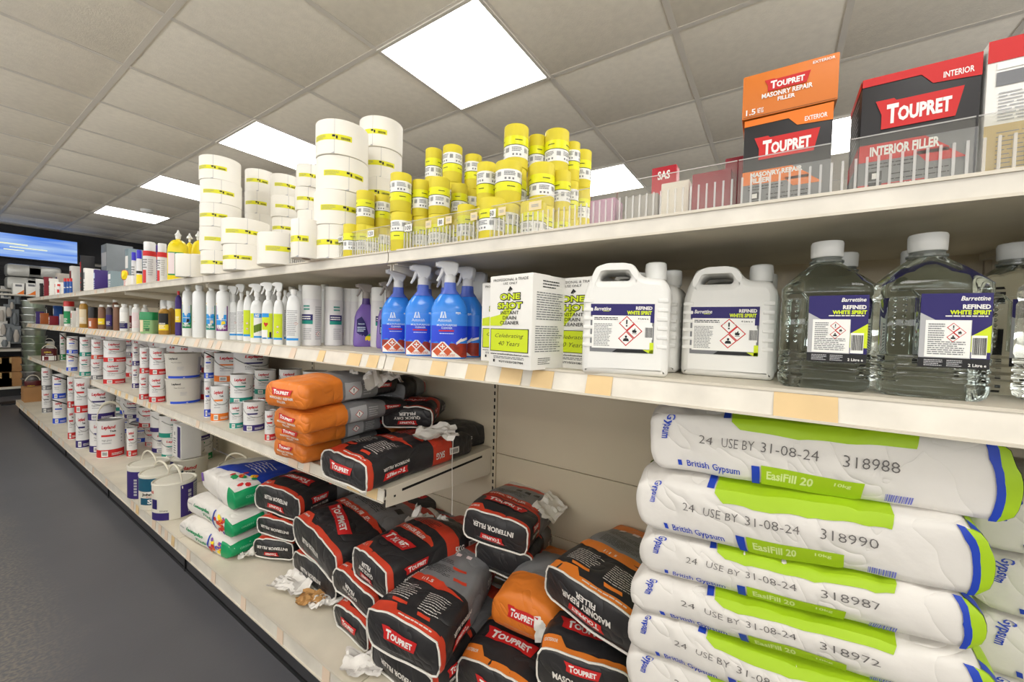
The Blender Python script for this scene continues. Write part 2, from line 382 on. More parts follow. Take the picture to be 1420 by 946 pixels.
# open end of the low shelf: side arm with its dark slot and hooks
t = [o for o in bpy.data.objects if o.get('label', '').startswith('shelving bay with the orange')][0]
ls = [c for c in t.children if c.name.startswith('shelf')][2]
arm = MB().prism([(XS + .004, ZL - .002), (XS + .004, ZL - .052), (XBK - .03, ZL - .1), (XBK - .012, ZL - .085), (XBK - .012, ZL - .002)], Y0 + .001, Y0 + .004, MATS['shelf_cream'])
arm.build('side_arm', ls, 0)
MB().prism([(XS + .06, ZL - .016), (XS + .06, ZL - .023), (XBK - .07, ZL - .023), (XBK - .07, ZL - .016)], Y0 - .0004, Y0 + .001, MATS['dark_slot']).prism([(XS + .03, ZL - .026), (XS + .03, ZL - .031), (XS + .036, ZL - .031), (XS + .036, ZL - .026)], Y0 - .0004, Y0 + .001, MATS['dark_slot']).build('arm_slot', ls, 0)

# ---------------------------------------------------------------- product builders
M('abr_yellow', (216, 200, 52), .6, var=.05, scale=20); M('roll_white', (238, 234, 224), .6, var=.03, scale=8); M('core_brown', (150, 120, 84), .8)
M('lime_band', (228, 228, 24), .35, var=0); M('white_band', (236, 236, 232), .3, var=0); M('yellow_tape', (226, 222, 30), .4, var=0)
M('white_plastic', (232, 231, 226), .38, var=.02); M('cap_white', (226, 226, 222), .4, var=.02); M('card_white', (236, 234, 228), .55, var=.03)
M('tin_metal', (176, 176, 174), .3, metal=.8, var=.05); M('handle_cream', (226, 220, 202), .4, var=.03)
riser_clear = glassy('clear_acrylic', (250, 250, 248), .96); rib_clear = M('ribbed_acrylic', (240, 238, 234), .25, var=.01)
rib_clear.node_tree.nodes['Principled BSDF'].inputs['Alpha'].default_value = .42
def spot(px, py, z, r=0, X=None):
    p = P(px, py, Z=z); d = Vector((p.x, p.y, 0)).normalized(); q = p + d * r; return Vector((q.x, q.y, z))
def top_spot(px, pyt, z, zt, r=0):
    p = P(px, pyt, Z=zt); d = Vector((p.x, p.y, 0)).normalized(); q = p + d * r; return Vector((q.x, q.y, z))

def yellow_roll(h, d, label, group, flip=False):
    r = d / 2; t = thing('abrasive_roll', (0, 0, 0), 0, label, 'abrasive roll', group)
    MB().lathe([(r * .55, 0), (r * .98, 0), (r, h * .01), (r, h * .99), (r * .98, h), (r * .55, h)], MATS['abr_yellow'], 28, cap=False).lathe([(r * .55, h), (r * .55, 0)], MATS['core_brown'], 20, cap=False).build('paper_roll', t)
    D = Dec(); g = lambda v: (1 - v) * h if flip else v * h
    def band(a, b, m, l): y0, y1 = sorted((g(a), g(b))); D.rect(-PI * r, y0, PI * r, y1, m, l)
    band(.22, .5, MATS['white_band'], 0); band(.5, .515, BLACK, 1); band(.515, .72, MATS['lime_band'], 0)
    y0, y1 = sorted((g(.26), g(.46)))
    for k in (-1.6, 0, 1.6):
        D.lines(-r * .75 + k * r, y0 + (y1 - y0) * .45, r * .15 + k * r, y1, 3, GREY, seed=int(h * 1e4) + int(k)); D.barcode(r * .25 + k * r, y0 + (y1 - y0) * .3, r * .62 + k * r, y1, 2, GREY)
        for q in range(3): D.rect(-r * .7 + k * r + q * r * .28, y0, -r * .56 + k * r + q * r * .28, y0 + (y1 - y0) * .22, GREY, 2)
        y2, y3 = sorted((g(.6), g(.64))); D.lines(-r * .5 + k * r, y2, r * .1 + k * r, y3, 1, BLACK, 2)
    D.build('printed_wrap', t, on_cyl(r), grid=(r * .25, None))
    return t
def white_roll(h, d, label, group, tape=True):
    r = d / 2; t = thing('lining_roll', (0, 0, 0), 0, label, 'abrasive roll', group)
    MB().lathe([(r * .3, .001), (r * .985, 0), (r, h * .015), (r, h * .985), (r * .985, h), (r * .3, h - .001)], MATS['roll_white'], 48, cap=False).lathe([(r * .3, h - .001), (r * .3, .001)], MATS['core_brown'], 24, cap=False).build('paper_roll', t)
    D = Dec(); D.rect(-.001, 0, .0, h, LGREY, 0); D.poly([(-.001, h * .05), (-.012, 0), (-.001, 0)], LGREY, 1)
    D.build('loose_edge', t, on_cyl(r), grid=(r * .12, None), step=.0012)
    if tape:
        w = r * 1.15; D = Dec(); D.rect(-w * .85, h * .4, w * .55, h * .56, MATS['yellow_tape'], 0)
        D.lines(-w * .8, h * .42, -w * .3, h * .54, 3, GREY, 2, fill=.3); D.barcode(w * .18, h * .41, w * .5, h * .5, 2, BLACK); D.rect(-w * .08, h * .48, w * .02, h * .54, BLACK, 2); D.rect(w * .04, h * .43, w * .1, h * .52, BLACK, 2)
        D.build('tape_label', t, on_cyl(r), grid=(r * .12, None))
    return t
def carton(name, w, d, h, mat, label, cat='box', group=None, bev=.0012):
    """a closed card box: body with lid flaps; front at -Y, origin at the front bottom centre"""
    t = thing(name, (0, 0, 0), 0, label, cat, group)
    MB().box((-w / 2, 0, 0), (w / 2, d, h), mat, bev=bev).box((-w / 2 + .001, .001, h), (w / 2 - .001, d * .5, h + .0006), mat).build('carton_body', t)
    return t

# ---------------------------------------------------------------- top shelf: rolls
rr = random.Random(11)
YR = dict(a=(507, 263, 2, .1, .052, 'yellow roll above the 120 card'), b=(488, 269, 2, .107, .042, 'narrow yellow roll left of the one above the 120 card'), c=(531, 269, 2, .1, .048, 'yellow roll left of the 100 card column'),
          d=(488, 310, 1, .1, .048, 'low plain yellow roll on the shelf just left of the 120 card'), e=(514, 313, 1, .095, .048, 'low yellow roll directly behind the 120 card'),
          f=(558, 238, 2, .104, .056, 'column above the 100 card'), g=(586, 248, 2, .1, .05, 'column just right of the 100 card column'), h=(603, 204, 3, .106, .048, 'high column left of the tallest over the 80 card'),
          i=(629, 199, 3, .106, .056, 'tallest column above the 80 card'), j=(610, 244, 2, .098, .056, 'column directly behind the 80 card'), k=(637, 253, 2, .1, .046, 'short column right of the 80 card'),
          l=(655, 212, 3, .1, .05, 'third high column right of the 80 card'), m=(647, 282, 1, .1, .044, 'low yellow roll on the shelf between the 80 and 60 cards'), o=(676, 223, 2, .11, .05, 'column left of the 60 card, behind'),
          q=(717, 170, 3, .113, .066, 'tallest column of all, right of the 60 card'), r=(704, 220, 2, .103, .066, 'column in front of the tallest, above the 60 card'), s=(745, 185, 3, .11, .048, 'narrow column between the two tallest right-hand ones'),
          t=(772, 176, 3, .113, .066, 'second tallest column at the right'), v=(753, 223, 2, .105, .064, 'wide two-roll column in front of the second tallest'), w=(781, 235, 2, .1, .046, 'two-roll column right of the wide one'),
          x=(795, 195, 3, .108, .044, 'thin column half hidden at the right'), y=(809, 206, 3, .115, .056, 'rightmost yellow column beside the ceiling light'),
          z=(683, 272, 1, .097, .062, 'low wide yellow roll on the shelf directly behind the 60 card'), zz=(740, 277, 1, .095, .062, 'low wide yellow roll on the shelf right of the 60 card'))
lv = {1: ['roll'], 2: ['bottom roll', 'top roll'], 3: ['bottom roll', 'middle roll', 'top roll']}
for key, (px, py, n, h, d, lab) in YR.items():
    s = top_spot(px, py, ZT, ZT + h * n, d / 2); proto = None
    for q in range(n):
        j = rr.uniform(-.0025, .0025) if q else 0
        nm = lab if n == 1 or lab.startswith(('yellow', 'narrow')) else 'yellow roll, %s of the %s' % (lv[n][q], lab)
        if lab.startswith(('yellow', 'narrow')) and n == 2 and q == 0: nm = 'yellow roll hidden under the ' + lab.replace('yellow ', '').replace('standing on a low one ', '')
        loc = (s.x + j, s.y - j, ZT + h * q); rz = math.atan2(s.y, s.x) - PI / 2 + rr.uniform(-.6, .6)
        if proto is None: proto = yellow_roll(h * .992, d, nm, 'yellow abrasive rolls on the top shelf', flip=(ord(key[0]) % 3 == 0)); proto.location = loc; proto.rotation_euler = (0, 0, rz)
        else: dup(proto, loc, rz, nm)
MB().box((-.02, 0, 0), (.02, .04, .1), M('kraft', (196, 150, 100), .7)).build('sleeve', None)
bb = bpy.data.objects['sleeve']; s = P(692, 212, X=1.0); bb.location = (1.0, s.y + .0, ZT); bb.scale = (1, 1, 3.0); tag(bb, 'brown cardboard sleeve standing between the yellow roll columns', 'sleeve'); bb.rotation_euler = (0, 0, FACE); bb.name = 'cardboard_sleeve'
WR = [('W1', 308, 216, 5, .1, .15, 'five-high white stack at the left'), ('W2', 362, 234, 5, .11, .13, 'white stack just behind and right of the leftmost five-high one'), ('W3', 397, 241, 5, .1, .12, 'white stack above the single wide roll'),
      ('W4', 430, 227, 5, .1, .11, 'narrow white stack left of the tallest pile'), ('W5', 475, 167, 4, .105, .156, 'tallest front pile of big white rolls'), ('W6', 529, 160, 5, .105, .15, 'white pile behind the tallest front one'),
      ('F1', 344, 303, 2, .1, .165, 'pair of wide white rolls at the shelf edge'), ('F2', 392, 322, 1, .11, .155, 'single wide white roll at the shelf edge'), ('F3', 425, 303, 1, .118, .085, 'small white roll between the single wide one and the tallest pile'), ('F0', 264, 352, 1, .105, .11, 'small white roll at the far left beside the yellow glue bottles')]
ordn = ['bottom', 'second', 'third', 'fourth', 'top']
for key, px, py, n, h, d, lab in WR:
    s = top_spot(px, py, ZT, ZT + h * n, d / 2); proto = None
    for q in range(n):
        j = rr.uniform(-.005, .005) if q else 0; jy = rr.uniform(-.006, .006) if q else 0
        nm = lab if n == 1 else 'white roll, %s in the %s' % (ordn[q] if q < n - 1 else 'top', lab)
        rz = math.atan2(s.y, s.x) - PI / 2 + rr.uniform(-.5, .3); loc = (s.x + j, s.y + jy, ZT + h * q + .0002)
        if proto is None: proto = white_roll(h * .995, d, nm, 'white rolls stacked on the top shelf', key != 'F0'); proto.location = loc; proto.rotation_euler = (0, 0, rz)
        else: dup(proto, loc, rz, nm)

# clear ribbed front panels with grit cards
def riser(y0, y1, label, h=.075, rib=.046):
    t = thing('clear_riser', (XS + .006, y1, ZT), FACE, label, 'shelf riser', 'clear ribbed panels along the top shelf front')
    w = y1 - y0
    MB().box((0, 0, .0), (w, .002, h), riser_clear).box((0, 0, 0), (w, .014, .0015), riser_clear).build('clear_panel', t, 0)
    mb = MB(); n = int(w / .0115)
    for q in range(n): x = (q + .5) * w / n; mb.box((x - .0014, -.0022, .002), (x + .0014, 0, rib), rib_clear)
    mb.box((0, -.001, h - .0015), (w, 0, h), rib_clear); mb.box((0, -.003, 0), (w, 0, .003), rib_clear)
    mb.build('moulded_ribs', t, 0, kind='stuff'); return t
edges = [(423, 'left'), (540, ''), (640, ''), (726, ''), (816, ''), (852, ''), (1020, ''), (1176, ''), (1352, '')]
ys = [P(x, 350 - (x - 540) * .114, X=XS).y for x, _ in edges] + [-.37]
rl = ['leftmost clear ribbed panel with the 120 card', 'clear ribbed panel with the 100 and 80 cards', 'clear ribbed panel with the 60 card', 'clear ribbed panel in front of the right-hand yellow rolls', 'narrow clear ribbed panel catching the ceiling light', 'clear ribbed panel before the low red packs', 'clear ribbed panel in front of the orange boxes', 'clear ribbed panel in front of the black and red filler box', 'clear ribbed panel at the right edge of the picture']
for q in range(9): riser(ys[q + 1] + .001, ys[q] - .001, rl[q])
riser(P(423, 360, X=XS).y + .002, P(423, 360, X=XS).y + .16, 'clear ribbed panel with the 240 card by the small white roll')
def card(px, py, st, label, col_=None, w=.02, h=.018):
    p = P(px, py, X=XS + .003); t = thing('grit_card', (XS + .003, p.y, p.z - h / 2), FACE, label, 'card', 'grit cards on the clear panels')
    MB().box((-w / 2, 0, 0), (w / 2, .0006, h), col_ or PAPER).build('card_sheet', t, 0)
    if st:
        D = Dec(); D.text(st, 0, h / 2, w * .72 * (1 if len(st) > 2 else .75), h * .62, BLACK, 1, bold=.0); D.build('number', t, on_front(0))
    else: D = Dec(); D.lines(-w * .3, h * .3, w * .3, h * .7, 2, LGREY, 1); D.build('faint_writing', t, on_front(0))
for px, py, st in ((682, 296, '60'), (611, 308, '80'), (566, 316, '100'), (514, 324, '120'), (472, 332, '180'), (439, 338, '240')):
    card(px, py, st, 'white card with the number %s' % st, w=.021 if px > 600 else .028)
for px, py, lab in ((657, 300, 'blank buff card left of the 60 card'), (696, 293, 'blank buff card right of the 60 card'), (742, 285, 'wide blank buff card further right of the 60 card'), (594, 311, 'blank buff card left of the 80 card'), (622, 305, 'blank buff card right of the 80 card')):
    card(px, py, None, lab, M('card_buff', (232, 214, 170), .6), w=.02 if px != 742 else .03)
# low red packs behind the panels
def small_pack(px, py, X, w, h, d, mat, lab, txt=None, ink_=None, rz=0, z=ZT, tw=.7, th=.3, cy=.5, name='carton', cat='box', grp=None):
    p = P(px, py, X=X); t = carton(name, w, d, h, mat, lab, cat, grp); t.location = (X, p.y, z); t.rotation_euler = (0, 0, FACE + rz)
    if txt: D = Dec(); D.text(txt, 0, h * cy, w * tw, h * th, ink_ or WHITE, 1, bold=.03); D.build('print', t, on_front(0))
    return t
M('red_card', (176, 20, 40), .4); M('darkred_card', (134, 26, 42), .45); M('mauve_card', (178, 138, 160), .5); M('grey_card', (150, 146, 140), .5); M('black_card', (34, 32, 34), .45)
small_pack(920, 260, .88, .05, .15, .03, MATS['red_card'], 'upright red pack with white lettering showing above the clear panel', 'SAS', cy=.88, th=.12, tw=.5)
small_pack(835, 290, .80, .055, .075, .05, MATS['mauve_card'], 'pale mauve pack behind the clear panel beside the yellow rolls')
small_pack(890, 290, .80, .06, .07, .05, MATS['grey_card'], 'grey pack with a white patch behind the clear panel')
small_pack(935, 285, .80, .05, .085, .05, M('cream_card', (214, 206, 192), .5), 'cream pack lying in front of the upright red pack')
small_pack(985, 280, .78, .062, .085, .06, MATS['darkred_card'], 'dark red pack behind the clear panel left of the orange boxes')
small_pack(1017, 275, .80, .03, .11, .06, MATS['darkred_card'], 'narrow dark red pack touching the orange boxes')
small_pack(960, 285, .88, .045, .06, .05, MATS['black_card'], 'black pack between the dark red and cream packs')

# logo used on the filler boxes and sacks
def banner(D, st, cx, cy, w, h, l=4, rot=0, bg=RED, fg=WHITE):
    c, s = math.cos(rot), math.sin(rot)
    q = lambda x, y: (cx + x * c - y * s, cy + x * s + y * c)
    D.poly([q(-w * .5, h * .5), q(-w * .28, h * .5), q(-w * .25, h * .42), q(w * .5, h * .42), q(w * .42, -h * .5), q(-w * .42, -h * .5), q(-w * .42, -.0 * h)], bg, l)
    
    if st == 'TOUPRET':
        a = q(-w * .29, -h * .02); D.text('T', a[0], a[1], w * .14, h * .66, fg, l + 1, rot, bold=.045); a = q(w * .075, -h * .07); D.text('OUPRET', a[0], a[1], w * .6, h * .5, fg, l + 1, rot, bold=.045)
    else: D.text(st, cx, cy - h * .04, w * .72, h * .55, fg, l + 1, rot, bold=.035)
    return D
# interior filler carton
def filler_box(w, h, d, body, zone, lines_, label):
    t = carton('filler_box', w, d, h, body, label); D = Dec()
    D.rect(-w / 2, 0, w / 2, h * .42, GREY, 0); D.poly([(-w / 2, h), (w / 2, h), (w / 2, h * .82), (w * .12, h * .84), (w * .02, h * .93), (-w / 2, h * .93)], zone, 1)
    D.poly([(-w / 2, h * .42), (w * .08, h * .42), (w * .28, h * .3), (w * .28, h * .27), (-w / 2, h * .27)], zone, 1)
    D.poly([(w * .0, h * .3), (w * .26, h * .3), (w * .42, h * .2), (w * .1, h * .2)], zone, 1); D.text('INTERIOR' if zone is RED else 'EXTERIOR', w * .32, h * .885, w * .24, h * .05, WHITE, 2)
    banner(D, 'TOUPRET', 0, h * .66, w * .74, h * .25)
    for i, s_ in enumerate(lines_): D.text(s_, -w * .1 if i == 0 else -w * .28, h * (.355 if len(lines_) == 1 else (.375, .31)[i]), w * (.6 if i == 0 else .24), h * (.085 if len(lines_) == 1 else .055), WHITE, 3, bold=.04)
    D.lines(-w * .42, h * .2, 0, h * .26, 2, BLACK, 2, fill=.3); D.rect(-w * .4, h * .1, -w * .28, h * .18, BLACK, 2); D.rect(-w * .37, h * .115, -w * .31, h * .165, WHITE, 3); D.rect(-w * .4, h * .0, -w * .28, h * .085, BLACK, 2)
    D.lines(-w * .2, h * .04, w * .3, h * .17, 3, BLACK, 2, fill=.2); D.rect(-w * .5, 0, w * .1, h * .07, zone, 1); D.rect(-w * .2, 0.002, 0, h * .06, PAPER, 2)
    D.build('print', t, on_front(0))
    S = Dec(); S.rect(-d, 0, 0, h * .42, GREY, 0); S.rect(-d, h * .93, 0, h, zone, 1); S.poly([(-d, h * .27), (0, h * .27), (0, h * .42), (-d, h * .42)], zone, 1); S.lines(-d * .9, h * .5, -d * .1, h * .9, 8, LGREY, 2, fill=.3)
    S.build('side_print', t, on_left(-w / 2)); return t
a = filler_box(.113, .157, .1, MATS['black_card'], RED, ['INTERIOR FILLER'], 'black and grey interior filler box with a red top band'); a.location = (.735, -.1455, ZT); a.rotation_euler = (0, 0, FACE)
b = filler_box(.112, .141, .08, MATS['black_card'], ORANGE, ['MASONRY REPAIR', 'FILLER'], 'black and grey masonry filler box, lower one of two'); b.location = (.742, -.003, ZT); b.rotation_euler = (0, 0, FACE)
c = carton('filler_box', .12, .085, .067, M('orange_card', (214, 118, 38), .45), 'orange masonry filler box on top of the black one'); D = Dec()
banner(D, 'TOUPRET', -.002, .044, .058, .018); D.text('MASONRY REPAIR', -.002, .0295, .064, .0075, WHITE, 3, bold=.03); D.text('FILLER', -.002, .0205, .022, .006, WHITE, 3, bold=.03); D.text('1.5', -.048, .009, .013, .009, WHITE, 3); D.text('NET KG', -.035, .009, .008, .008, WHITE, 3); D.text('EXTERIOR', .042, .061, .026, .004, WHITE, 3)
D.rect(-.0585, .0015, .0585, .002, BLACK, 1); D.build('print', c, on_front(0)); c.location = (.739, -.003, ZT + .1425); c.rotation_euler = (0, 0, FACE + .02)
e = carton('filler_box', .13, .1, .165, MATS['card_white'], 'white back of a filler box with a red top band, cut by the right edge'); w, h = .13, .165; D = Dec(); D.rect(-w / 2, h * .84, w / 2, h, RED, 1); D.rect(-w / 2, 0, w / 2, h * .38, M('tan_ink', (190, 166, 110), .5, var=0), 1)
banner(D, 'TOUPRET', .018, h * .86, .05, .02); D.rect(-w * .44, h * .66, -w * .1, h * .76, GREY, 2); D.rect(-w * .06, h * .66, w * .22, h * .76, GREY, 2); D.rect(-w * .25, h * .66, -w * .24, h * .76, WHITE, 3); D.lines(-w * .42, h * .4, w * .45, h * .62, 9, LGREY, 2, fill=.4); D.lines(-w * .42, h * .05, w * .45, h * .34, 9, GREY, 2, fill=.2); D.rect(-w * .44, h * .78, w * .1, h * .83, PAPER, 2)
D.build('print', e, on_front(0)); e.location = (.733, -.2705, ZT); e.rotation_euler = (0, 0, FACE)

# ---------------------------------------------------------------- bottles, cans and boxes on the middle shelf
def sq(sx, sy, n):
    def f(a, r, z):
        c, s_ = math.cos(a), math.sin(a)
        return (math.copysign(abs(c) ** (2 / n), c) * r * sx, math.copysign(abs(s_) ** (2 / n), s_) * r * sy)
    return f
def on_sq(r, sx, sy, n, k=None):
    def fn(u, v, e):
        rr_ = r * (k(v) if k else 1); q = min(.999, abs(u) / (rr_ * sx)); return Vector((u, -rr_ * sy * (1 - q ** n) ** (1 / n) - e, v))
    return fn
def rpoly(pts, r, seg=4):
    out = []; n = len(pts)
    for i in range(n):
        a, b, c = Vector(pts[i - 1]), Vector(pts[i]), Vector(pts[(i + 1) % n]); u = (a - b); w_ = (c - b); d = min(r, u.length * .45, w_.length * .45)
        p, q = b + u.normalized() * d, b + w_.normalized() * d
        for k in range(seg + 1): t = k / seg; out.append(tuple(p * (1 - t) ** 2 + b * 2 * t * (1 - t) + q * t * t))
    return out
def curve_slab(mb, outer, holes, half, bev, m, mt=None):
    """outline in X-Z with holes, thickness along Y, rounded edges"""
    cu = bpy.data.curves.new('c', 'CURVE'); cu.dimensions = '2D'; cu.fill_mode = 'BOTH'; cu.extrude = half - bev; cu.bevel_depth = bev; cu.bevel_resolution = 2; cu.offset = -bev
    for pts in [outer] + holes:
        sp = cu.splines.new('POLY'); sp.points.add(len(pts) - 1); sp.use_cyclic_u = True
        for k, (x, y) in enumerate(pts): sp.points[k].co = (x, y, 0, 1)
    ob = bpy.data.objects.new('c', cu); me = bpy.data.meshes.new_from_object(ob)
    vs = [Vector((v.co.x, -v.co.z, v.co.y)) for v in me.vertices]
    if mt: vs = [mt @ v for v in vs]
    mb.add(vs, [tuple(p.vertices) for p in me.polygons], m)
    bpy.data.objects.remove(ob); bpy.data.curves.remove(cu); bpy.data.meshes.remove(me); return mb
def trigger_head(t, z, h, m, dirn=-1, s=1.0, grey=None):
    """spray head: screw collar, shroud with nozzle, finger trigger"""
    MB().lathe([(.0135 * s, z), (.0145 * s, z + .003), (.0145 * s, z + .02 * s), (.0115 * s, z + .026 * s)], m, 20).build('collar', t)
    o = rpoly([(dirn * -.02 * s, z + h * .55), (dirn * -.022 * s, z + h * .9), (dirn * -.01 * s, z + h), (dirn * .022 * s, z + h), (dirn * .034 * s, z + h * .93), (dirn * .036 * s, z + h * .72), (dirn * .02 * s, z + h * .68), (dirn * .01 * s, z + h * .3), (dirn * -.011 * s, z + h * .3)], .006 * s)
    if dirn > 0: pass
    mb = MB(); curve_slab(mb, o, [], .0105 * s, .004 * s, m); hd = mb.build('spray_head', t)
    MB().box((dirn * .0355 * s - .002, -.006 * s, z + h * .74), (dirn * .0355 * s + .003, .006 * s, z + h * .92), m, bev=.001).build('nozzle', hd)
    mb = MB(); mb.tube([(dirn * .018 * s, 0, z + h * .7), (dirn * .022 * s, 0, z + h * .5), (dirn * .026 * s, 0, z + h * .32), (dirn * .033 * s, 0, z + h * .12)], [.005 * s, .0045 * s, .004 * s, .003 * s], m, 8).build('trigger', t)
def face_rz(p): return math.atan2(p.y, p.x) - PI / 2

# blue trigger bottles
M('blue_bottle', (52, 138, 236), .22, var=.02, coat=.3); M('blue_neck', (84, 108, 200), .25, var=.02); M('wood_print', (150, 44, 22), .4, var=.35, scale=60); M('white_trigger', (224, 224, 226), .35, var=.02)
DEEP = ink('deep_blue_ink', (28, 66, 214), .3); LBLUE = ink('light_blue_ink', (60, 140, 238), .3); PALEB = ink('pale_blue_ink', (210, 226, 248), .35); ORED = ink('orange_red_ink', (204, 84, 40), .4)
def blue_spray(label):
    t = thing('spray_bottle', (0, 0, 0), 0, label, 'spray bottle', 'blue trigger cleaner bottles')
    pf = [(.042, 0), (.046, .004), (.0475, .02), (.0475, .07), (.0475, .115), (.046, .13), (.038, .15), (.026, .166), (.0165, .178), (.015, .196)]
    mb = MB(); mb.lathe(pf[:8], MATS['blue_bottle'], 32, sq(1, .58, 2.6)); mb.lathe(pf[7:], MATS['blue_neck'], 32, lambda a, r, z: (sq(1, .58 + .42 * min(1, max(0, (z - .16) / .02)), 2.6)(a, r, z)))
    mb.build('bottle', t)
    D = Dec(); w = .0455
    D.rect(-w, .004, w, .04, MATS['wood_print'], 0)
    D.poly([(-w, .115), (-.022, .135), (.022, .135), (w, .115), (w, .06), (-w, .06)], LBLUE, 0)
    D.poly([(-w, .04), (-w, .085), (w, .085), (w, .052), (.03, .048), (.018, .036), (.004, .045), (-.01, .022), (-.032, .045)], DEEP, 1)
    D.poly([(w, .056), (.03, .051), (.031, .055), (.016, .042), (.017, .037), (.032, .046), (.03, .044), (w, .05)], WHITE, 2)
    D.poly([(-.044, .004), (-.044, .02), (-.022, .044), (-.014, .044), (.012, .018), (.03, .004)], WHITE, 2)
    for cx_, cy_ in ((-.018, .032), (-.031, .019), (-.005, .019)):
        D.poly([(cx_ - .011, cy_), (cx_, cy_ - .011), (cx_ + .011, cy_), (cx_, cy_ + .011)], ORED, 3)
    D.rect(-.0195, .026, -.0165, .038, WHITE, 4); D.rect(-.024, .0305, -.012, .0335, WHITE, 4); D.lines(-.03, .006, .015, .013, 2, ORED, 3)
    D.poly([(-.026, .104), (-.0185, .138), (-.0165, .138), (-.009, .104), (-.013, .104), (-.0175, .127), (-.022, .104)], PALEB, 2); D.poly([(-.0205, .104), (-.0175, .114), (-.0145, .104)], PALEB, 2)
    D.text('Astonish', -.014, .0985, .034, .008, PALEB, 2, bold=.01); D.text('MULTI-PURPOSE', -.008, .086, .05, .005, PALEB, 3, bold=.02); D.text('CLEANER', -.008, .079, .028, .005, PALEB, 3, bold=.02)
    D.rect(-.028, .07, .01, .0735, RED, 3); D.rect(-.016, .0735, -.002, .0738, RED, 3); D.lines(-.026, .063, .01, .067, 1, PALEB, 3, fill=.4); D.rect(.014, .118, .026, .12, PALEB, 2); D.text('vegan', .02, .116, .014, .005, PALEB, 2)
    D.build('front_label', t, on_sq(.0475, 1, .58, 2.6, lambda v: 1 if v < .115 else 1 - (v - .115) * 9), grid=.006)
    trigger_head(t, .192, .06, MATS['white_trigger']); return t
pr = blue_spray('blue trigger spray bottle nearest the white drain cleaner boxes, front row'); s = spot(622, 498, ZM, .027); pr.location = s; pr.rotation_euler = (0, 0, face_rz(s) + .08)
for px, py, lab in ((585, 494, 'blue trigger spray bottle, middle of the three in front'), (551, 490, 'blue trigger spray bottle, left one of the three in front')):
    s = spot(px, py, ZM, .027); dup(pr, s, face_rz(s) + .1, lab)
b0 = pr.location
for dx, dy, lab in ((.085, .012, 'blue spray bottle seen right of the front ones, by the boxes'), (.095, .1, 'blue spray bottle in the second row, behind the middle one'), (.1, .19, 'blue spray bottle in the second row, behind the left one'), (.19, .05, 'blue spray bottle in the third row, mostly hidden')):
    dup(pr, b0 + Vector((dx, dy, 0)), FACE + .2, lab)
# purple trigger bottles
M('purple_bottle', (128, 102, 180), .25, var=.03); M('purple_neck', (70, 48, 120), .3); M('grey_trigger', (150, 142, 136), .4)
def purple_spray(label):
    t = thing('spray_bottle', (0, 0, 0), 0, label, 'spray bottle', 'purple trigger bottles')
    MB().lathe([(.04, 0), (.044, .004), (.045, .02), (.043, .06), (.041, .09), (.04, .11), (.034, .13), (.022, .15), (.0155, .16)], MATS['purple_bottle'], 28, sq(1, .6, 2.5)).lathe([(.016, .158), (.014, .17), (.0135, .184)], MATS['purple_neck'], 20).build('bottle', t)
    D = Dec(); D.poly([(-.036, .012), (-.036, .1), (-.02, .112), (-.008, .09), (.004, .05), (-.01, .02)], NAVY, 0); D.text('Astonish', -.021, .085, .022, .006, PALEB, 2); D.lines(-.034, .055, -.006, .075, 3, PALEB, 2)
    D.poly([(.004 + .012 * math.cos(a), .03 + .012 * math.sin(a)) for a in [k * PI / 5 for k in range(10)]], YELLOW, 2); D.poly([(-.004, .04), (.012, .05), (.016, .038)], GREEN, 2); D.rect(.02, .03, .036, .055, LGREY, 1); D.barcode(.021, .031, .035, .054, 2)
    D.poly([(-.03, .014), (-.026, .03), (-.02, .014)], LBLUE, 2)
    D.build('front_label', t, on_sq(.043, 1, .6, 2.5), grid=.006); trigger_head(t, .18, .056, MATS['grey_trigger']); return t
pu = purple_spray('purple trigger spray bottle beside the white aerosols, left one'); s = spot(507, 481, ZM, .026); pu.location = s; pu.rotation_euler = (0, 0, face_rz(s) + .2)
s = spot(530, 484, ZM, .026) + Vector((.03, 0, 0)); dup(pu, s, face_rz(s) + .15, 'purple trigger spray bottle half hidden by the left blue one')
dup(pu, pu.location + Vector((.1, -.02, 0)), FACE, 'purple trigger spray bottle in the row behind')

